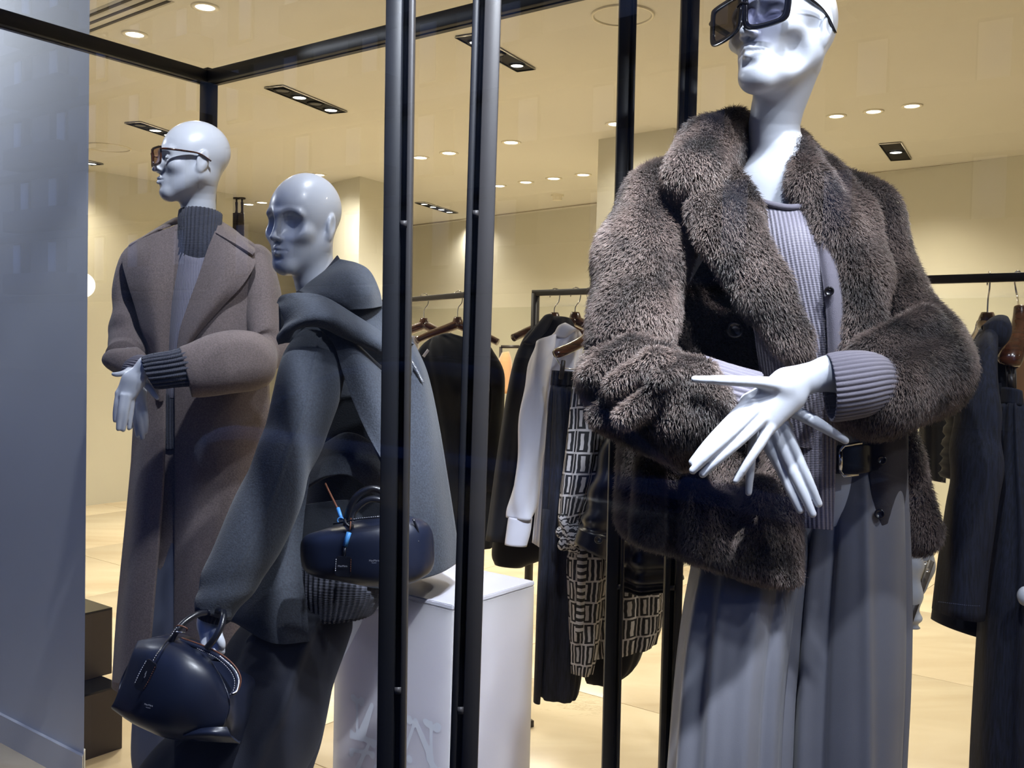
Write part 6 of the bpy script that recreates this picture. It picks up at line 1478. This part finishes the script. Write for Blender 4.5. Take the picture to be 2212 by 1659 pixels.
garment('blouse', 'black ruffled blouse left of the denim jacket', 'blouse', P(2055, 1045, 2.9), [
    ('body', [(2052, 800, 2082, 800, 2.9, .03), (2050, 870, 2085, 870, 2.9, .04), (2042, 960, 2080, 960, 2.9, .045), (2036, 1030, 2072, 1040, 2.9, .045)], MT['black_cloth'], dict(n=64, sub=10, disp=lambda th, v, L: .007*np.cos(60*v+2*np.cos(th))))])
garment('shirt', 'light shirt collar edge showing behind the fur elbow', 'shirt', P(2050, 900, 2.7), [
    ('shoulder', [(2015, 668, 2036, 676, 2.7, .03), (2030, 690, 2058, 696, 2.7, .04), (2030, 740, 2076, 735, 2.7, .05), (2030, 840, 2078, 840, 2.7, .05)], MT['shirt'], dict(n=40))])
garment('quilted_jacket', 'pale blue quilted jacket low behind the grey trousers on the right', 'jacket', P(1965, 1360, 3.0), [
    ('body', [(1930, 1080, 1978, 1090, 3.0, .05), (1930, 1160, 1986, 1170, 3.0, .06), (1932, 1240, 1986, 1240, 3.0, .06), (1934, 1316, 1984, 1316, 3.0, .055), (1936, 1350, 1982, 1352, 3.0, .05)], MT['pale_puffer'], dict(n=48, sub=9, disp=lambda th, v, L: .006*np.cos(30*v))),
    ('sleeve', [(1970, 1150, 2000, 1160, 3.1, .04), (1975, 1220, 2016, 1220, 3.1, .05), (1978, 1290, 2000, 1250, 3.1, .04)], MT['pale_puffer'], dict(n=32))])
t = thing('stand', 'slanted black metal rail low on the right, behind the grey trousers', 'stand', P(1950, 1390, 3.0))
bar('rail', P(2011, 1212, 3.0), P(1940, 1410, 2.9), .018, .014, rt, MT['rack_metal'], t, bevel=.001)
for x, y in ((1999, 1216), (2004, 1232), (1983, 1262), (1978, 1300)):
    button('bolt', P(x, y, 2.97), .006, MT['chrome'], t)
t = thing('display_ball', 'small white ball at the far right edge below the jeans pocket', 'ornament', P(2215, 1290, 2.05))
f = Fld(P(2215, 1290, 2.05)-.05, P(2215, 1290, 2.05)+.05, .003); f.ell(P(2216, 1288, 2.03), (.017, .017, .021), k=0); V_, Q_ = f.mesh(); link('ball', mesh('ball', V_, Q_), MT['mannequin'], t, smooth=True)
# ---- far left: rack, pendant, hanging straps, pedestals
def far_rack(lab, xa, xb, yt, yb, d, posts):
    t = thing('clothes_rack', lab, 'clothes rack', P((xa+xb)/2, yb, d)*[1, 1, 0])
    bar('rail', P(xa, yt, d), P(xb, yt, d), .03, .03, (0, 0, 1), MT['rack_metal'], t)
    for x in posts:
        q = P(x, yt, d); bar('upright', q, [q[0], q[1], .02], .03, .03, rt, MT['rack_metal'], t)
        bar('foot', [q[0]-.16, q[1]-.25, .02], [q[0]+.03, q[1]+.12, .02], .03, .03, (0, 0, 1), MT['rack_metal'], t)
    return t
far_rack('distant black rack with plum and navy jackets beside the white pillar', 100, 221, 726, 1000, 11.2, (221,))
far_rack('distant black rack with burgundy coats behind the left mannequin hands', 262, 420, 760, 1008, 10.75, (264,))
for i, (x, y) in enumerate(((193, 730), (204, 730), (213, 730))):
    t = thing('clothes_hanger', ['first distant hanger next to the pillar edge', 'second distant hanger from the pillar edge', 'third distant hanger, nearest the far rack upright'][i], 'hanger', P(x, 738, 11.1), group='hangers on the distant rack')
    tube('hook', [P(x-3, 727, 11.15), P(x, 722, 11.15), P(x+3, 727, 11.15), P(x, 738, 11.15)], .006, MT['chrome'], t, n=6, smooth=4)
    tube('shoulder', [P(x-10, 750, 11.15), P(x, 740, 11.15), P(x+10, 750, 11.15)], .02, MT['wood'], t, n=6, smooth=4)
garment('jacket', 'distant navy jacket hanging right beside the pillar', 'jacket', P(200, 900, 11.2), [('body', [(184, 742, 214, 740, 10.95, .10), (180, 800, 214, 800, 10.95, .12), (180, 880, 212, 880, 10.95, .12), (182, 908, 206, 908, 10.95, .11)], MT['wool_navy'], dict(n=32)),])
garment('jacket', 'distant plum jacket hanging under the far rack upright', 'jacket', P(230, 940, 11.0), [('body', [(212, 748, 232, 752, 11.0, .10), (206, 820, 240, 820, 11.0, .12), (202, 900, 240, 900, 11.0, .12), (212, 952, 246, 945, 11.0, .10)], MT['dark_plum'], dict(n=32)),])
garment('coat', 'distant burgundy coat left of the mannequin hands', 'coat', P(240, 980, 10.4), [('body', [(236, 752, 262, 756, 10.3, .10), (230, 820, 276, 820, 10.3, .14), (224, 900, 282, 900, 10.3, .14), (246, 975, 286, 975, 10.3, .12)], MT['burgundy'], dict(n=40, disp=pleats(.02, 4)))])
garment('coat', 'distant dark burgundy coat below the mannequin hands', 'coat', P(270, 1000, 10.5), [('body', [(262, 880, 290, 880, 10.6, .10), (256, 960, 300, 960, 10.6, .12), (252, 1010, 300, 1010, 10.6, .12)], MT['burgundy'], dict(n=32))])
MT['globe'] = mat('opal_globe', (1, 1, 1), emit=(1, .96, .88), estr=1.6)
t = thing('pendant_lamp', 'white glowing globe lamp at the edge of the white pillar', 'lamp', P(176, 616, 7.0))
f = Fld(P(176, 616, 7.0)-.12, P(176, 616, 7.0)+.12, .006); f.ell(P(176, 616, 7.0), (.092,)*3, k=0); V_, Q_ = f.mesh(); link('globe', mesh('globe', V_, Q_), MT['globe'], t, smooth=True)
q = P(176, 590, 7.0); tube('cord', [q, [q[0], q[1], CEIL]], .004, MT['rack_metal'], t, n=6)
for i, (x, yt, yb, w0, w1, lab) in enumerate(((373, 447, 500, 5, 12, 'dark fabric strap hanging from the ceiling left of the turtleneck'), (511, 427, 560, 5, 17, 'dark hanging fabric strap, the left one of the pair behind the taupe coat'), (523, 427, 560, 5, 14, 'dark hanging fabric strap, the right one of the pair behind the taupe coat'))):
    c = onz(x, yt, CEIL); d = np.dot(c-CAM, fw)
    t = thing('fabric_strap', lab, 'strap', c)
    disc('ceiling_plate', c, .035, .015, MT['rack_metal'], t)
    tube('hook', [c-[0, 0, .01], P(x, yt+12, d)], .010, MT['rack_metal'], t, n=8)
    patch('strap', [[(x-w0/2, yt+10, d), (x+w0/2, yt+10, d)], [(x-w0/2, yt+32, d), (x+w0/2, yt+32, d)], [(x-w1*.8, yt+50, d), (x+w1/2*.6, yt+48, d)], [(x-w1*.8, yb+60, d), (x+w1/2*.6, yb+60, d)]], MT['rack_metal'], t, thick=.02, sub=4, rim=False)
def pedestal(lab, cx, cy, d, z0, L, Wd):
    c = P(cx, cy, d); zt = c[2]
    p_ = [c, c-AD*L, c-AD*L+BD*Wd, c+BD*Wd]
    t = thing('pedestal', lab, 'pedestal', (c[0], c[1], z0))
    prism('body', [(q[0], q[1], z0) for q in p_], (0, 0, zt-z0-.006), MT['bronze_box'], t, bevel=.001)
    prism('top_plate', [(q[0], q[1], zt-.0055) for q in p_], (0, 0, .0055), MT['black_gloss'], t, bevel=.001)
    return zt
z1 = pedestal('low dark bronze pedestal at the bottom left, beside the pillar base', 265, 1478, 3.45, 0.0, .155, .6)
pedestal('dark bronze pedestal standing on the low one beside the white pillar', 243, 1312, 3.55, z1+.0005, .16, .45)
# small rack seen far back between the uprights
t = far_rack('tiny distant rack between second upright and navy coat', 1082, 1122, 749, 900, 9.4, (1082,))
garment('cardigan', 'small distant cream cardigan with black motif beside the second upright', 'cardigan', P(1090, 850, 9.2), [('body', [(1084, 762, 1100, 760, 9.2, .08), (1074, 790, 1106, 785, 9.2, .1), (1078, 850, 1106, 850, 9.2, .1)], MT['tan_cloth'], dict(n=32))])
# ================================================================== ACROSS THE STREET (seen mirrored in the window)
MT['render_grey'] = mat('grey_render', srgb(160, 156, 150), rough=.9, noise_amt=.05, noise_scale=1.2)
MT['shutter'] = mat('pale_shutter', srgb(235, 238, 242), rough=.7)
MT['win_dark'] = mat('window_recess', srgb(46, 48, 54), rough=.4)
MT['stone_band'] = mat('stone_band', srgb(104, 100, 97), rough=.85)
bd = thing('apartment_building', 'grey apartment building across the street, mirrored in the shop window', 'building', ab(-26, 25, GZ))
FS = -22.0; HB = 18.5
def fbox(name, s0, s1, t0, t1, z0, z1, m, parent):
    c = ab((s0+s1)/2, (t0+t1)/2, (z0+z1)/2); return box(name, c, AD*(s1-s0)/2, BD*(t1-t0)/2, np.array([0, 0, (z1-z0)/2]), m, parent)
fbox('wall', FS-6, FS, -25, 75, GZ, HB, MT['render_grey'], bd)
for k in range(6):
    z = 3.6+k*3.0
    fbox('cornice', FS, FS+.35, -25, 75, z-.45, z-.15, MT['stone_band'], bd)
wm = None
for k in range(5):
    for j in range(-3, 18):
        t_ = j*3.4+1.0; z = 3.9+k*3.0
        if wm is None:
            w_ = box('window', (0, 0, 0), AD*.05, BD*.75, np.array([0, 0, 1.05]), MT['win_dark'], None); wm = w_.data
            sh = box('shutter', (0, 0, 0), AD*.03, BD*.34, np.array([0, 0, .95]), MT['shutter'], None); sm = sh.data
            hb = box('hood', (0, 0, 0), AD*.12, BD*.95, np.array([0, 0, .10]), MT['stone_band'], None); hm = hb.data
            trio = (w_, sh, hb)
        else:
            trio = tuple(bpy.data.objects.new(n_, d_) for n_, d_ in (('window', wm), ('shutter', sm), ('hood', hm)))
            for o in trio: COL.objects.link(o)
        c = ab(FS+.05, t_, z+1.15)
        for o, off in zip(trio, (np.zeros(3), AD*.08+BD*(.36 if (j+k) % 3 else -.36), AD*.1+np.array([0, 0, 1.2]))):
            o.parent = bd; o.matrix_parent_inverse = wmat(bd).inverted(); o.location = c+off
    for j in range(-1, 6):
        t_ = j*10.2+4.4
        fbox('balcony', FS, FS+1.0, t_-1.6, t_+3.4, 3.55+k*3.0, 4.5+k*3.0, MT['stone_band'], bd)
# a parked car at the kerb
MT['car_paint'] = mat('dark_blue_car_paint', (.008, .02, .10), rough=.15, coat=1.0)
MT['tyre'] = mat('tyre_rubber', (.015, .015, .015), rough=.8)
car = thing('car', 'dark blue parked car, mirrored low in the window glass', 'car', ab(-2.6, 3.4, GZ))
def sec(t0, zlo, zhi, w):
    return [ab(-2.6+w*math.cos(a)*1.0, t0, (zlo+zhi)/2+(zhi-zlo)/2*math.sin(a)) for a in np.linspace(0, 2*math.pi, 33)[:-1]]
def carloft(name, secs, m):
    V = []; 
    for t0, zl, zh, w in secs:
        th = np.linspace(0, 2*math.pi, 33)[:-1]; c_, s_ = np.cos(th), np.sin(th)
        cc = np.sign(c_)*np.abs(c_)**.45; ss = np.sign(s_)*np.abs(s_)**.55
        for a, b in zip(cc, ss): V.append(ab(-2.6+w*a, t0, (zl+zh)/2+(zh-zl)/2*b))
    n = 32; m_ = len(secs); Fs = [[i*n+j, i*n+(j+1) % n, (i+1)*n+(j+1) % n, (i+1)*n+j] for i in range(m_-1) for j in range(n)]+[list(range(n)), list(range((m_-1)*n, m_*n))]
    me = mesh(name, V, Fs); bm = bmesh.new(); bm.from_mesh(me); bmesh.ops.recalc_face_normals(bm, faces=list(bm.faces)); bm.to_mesh(me); bm.free()
    return link(name, me, m, car, smooth=True)
cs = catmull(np.array([(1.2, .35, .75, .70), (1.5, .22, .88, .84), (2.4, .18, .95, .88), (4.4, .18, .98, .88), (5.3, .20, .96, .84), (5.6, .35, .85, .72)]), 4)
carloft('body', [tuple(q) for q in cs], MT['car_paint'])
cs = catmull(np.array([(2.0, .85, .92, .70), (2.6, .85, 1.22, .68), (3.3, .85, 1.38, .64), (4.3, .85, 1.36, .64), (5.2, .85, .98, .68)]), 4)
carloft('cabin', [tuple(q) for q in cs], MT['black_gloss'])
for t0 in (2.0, 4.8):
    for w in (-.86, .70):
        A_ = ab(-2.6+w, t0, GZ+.33); tube('wheel', [A_, A_+AD*.18], .32, MT['tyre'], car, n=28)
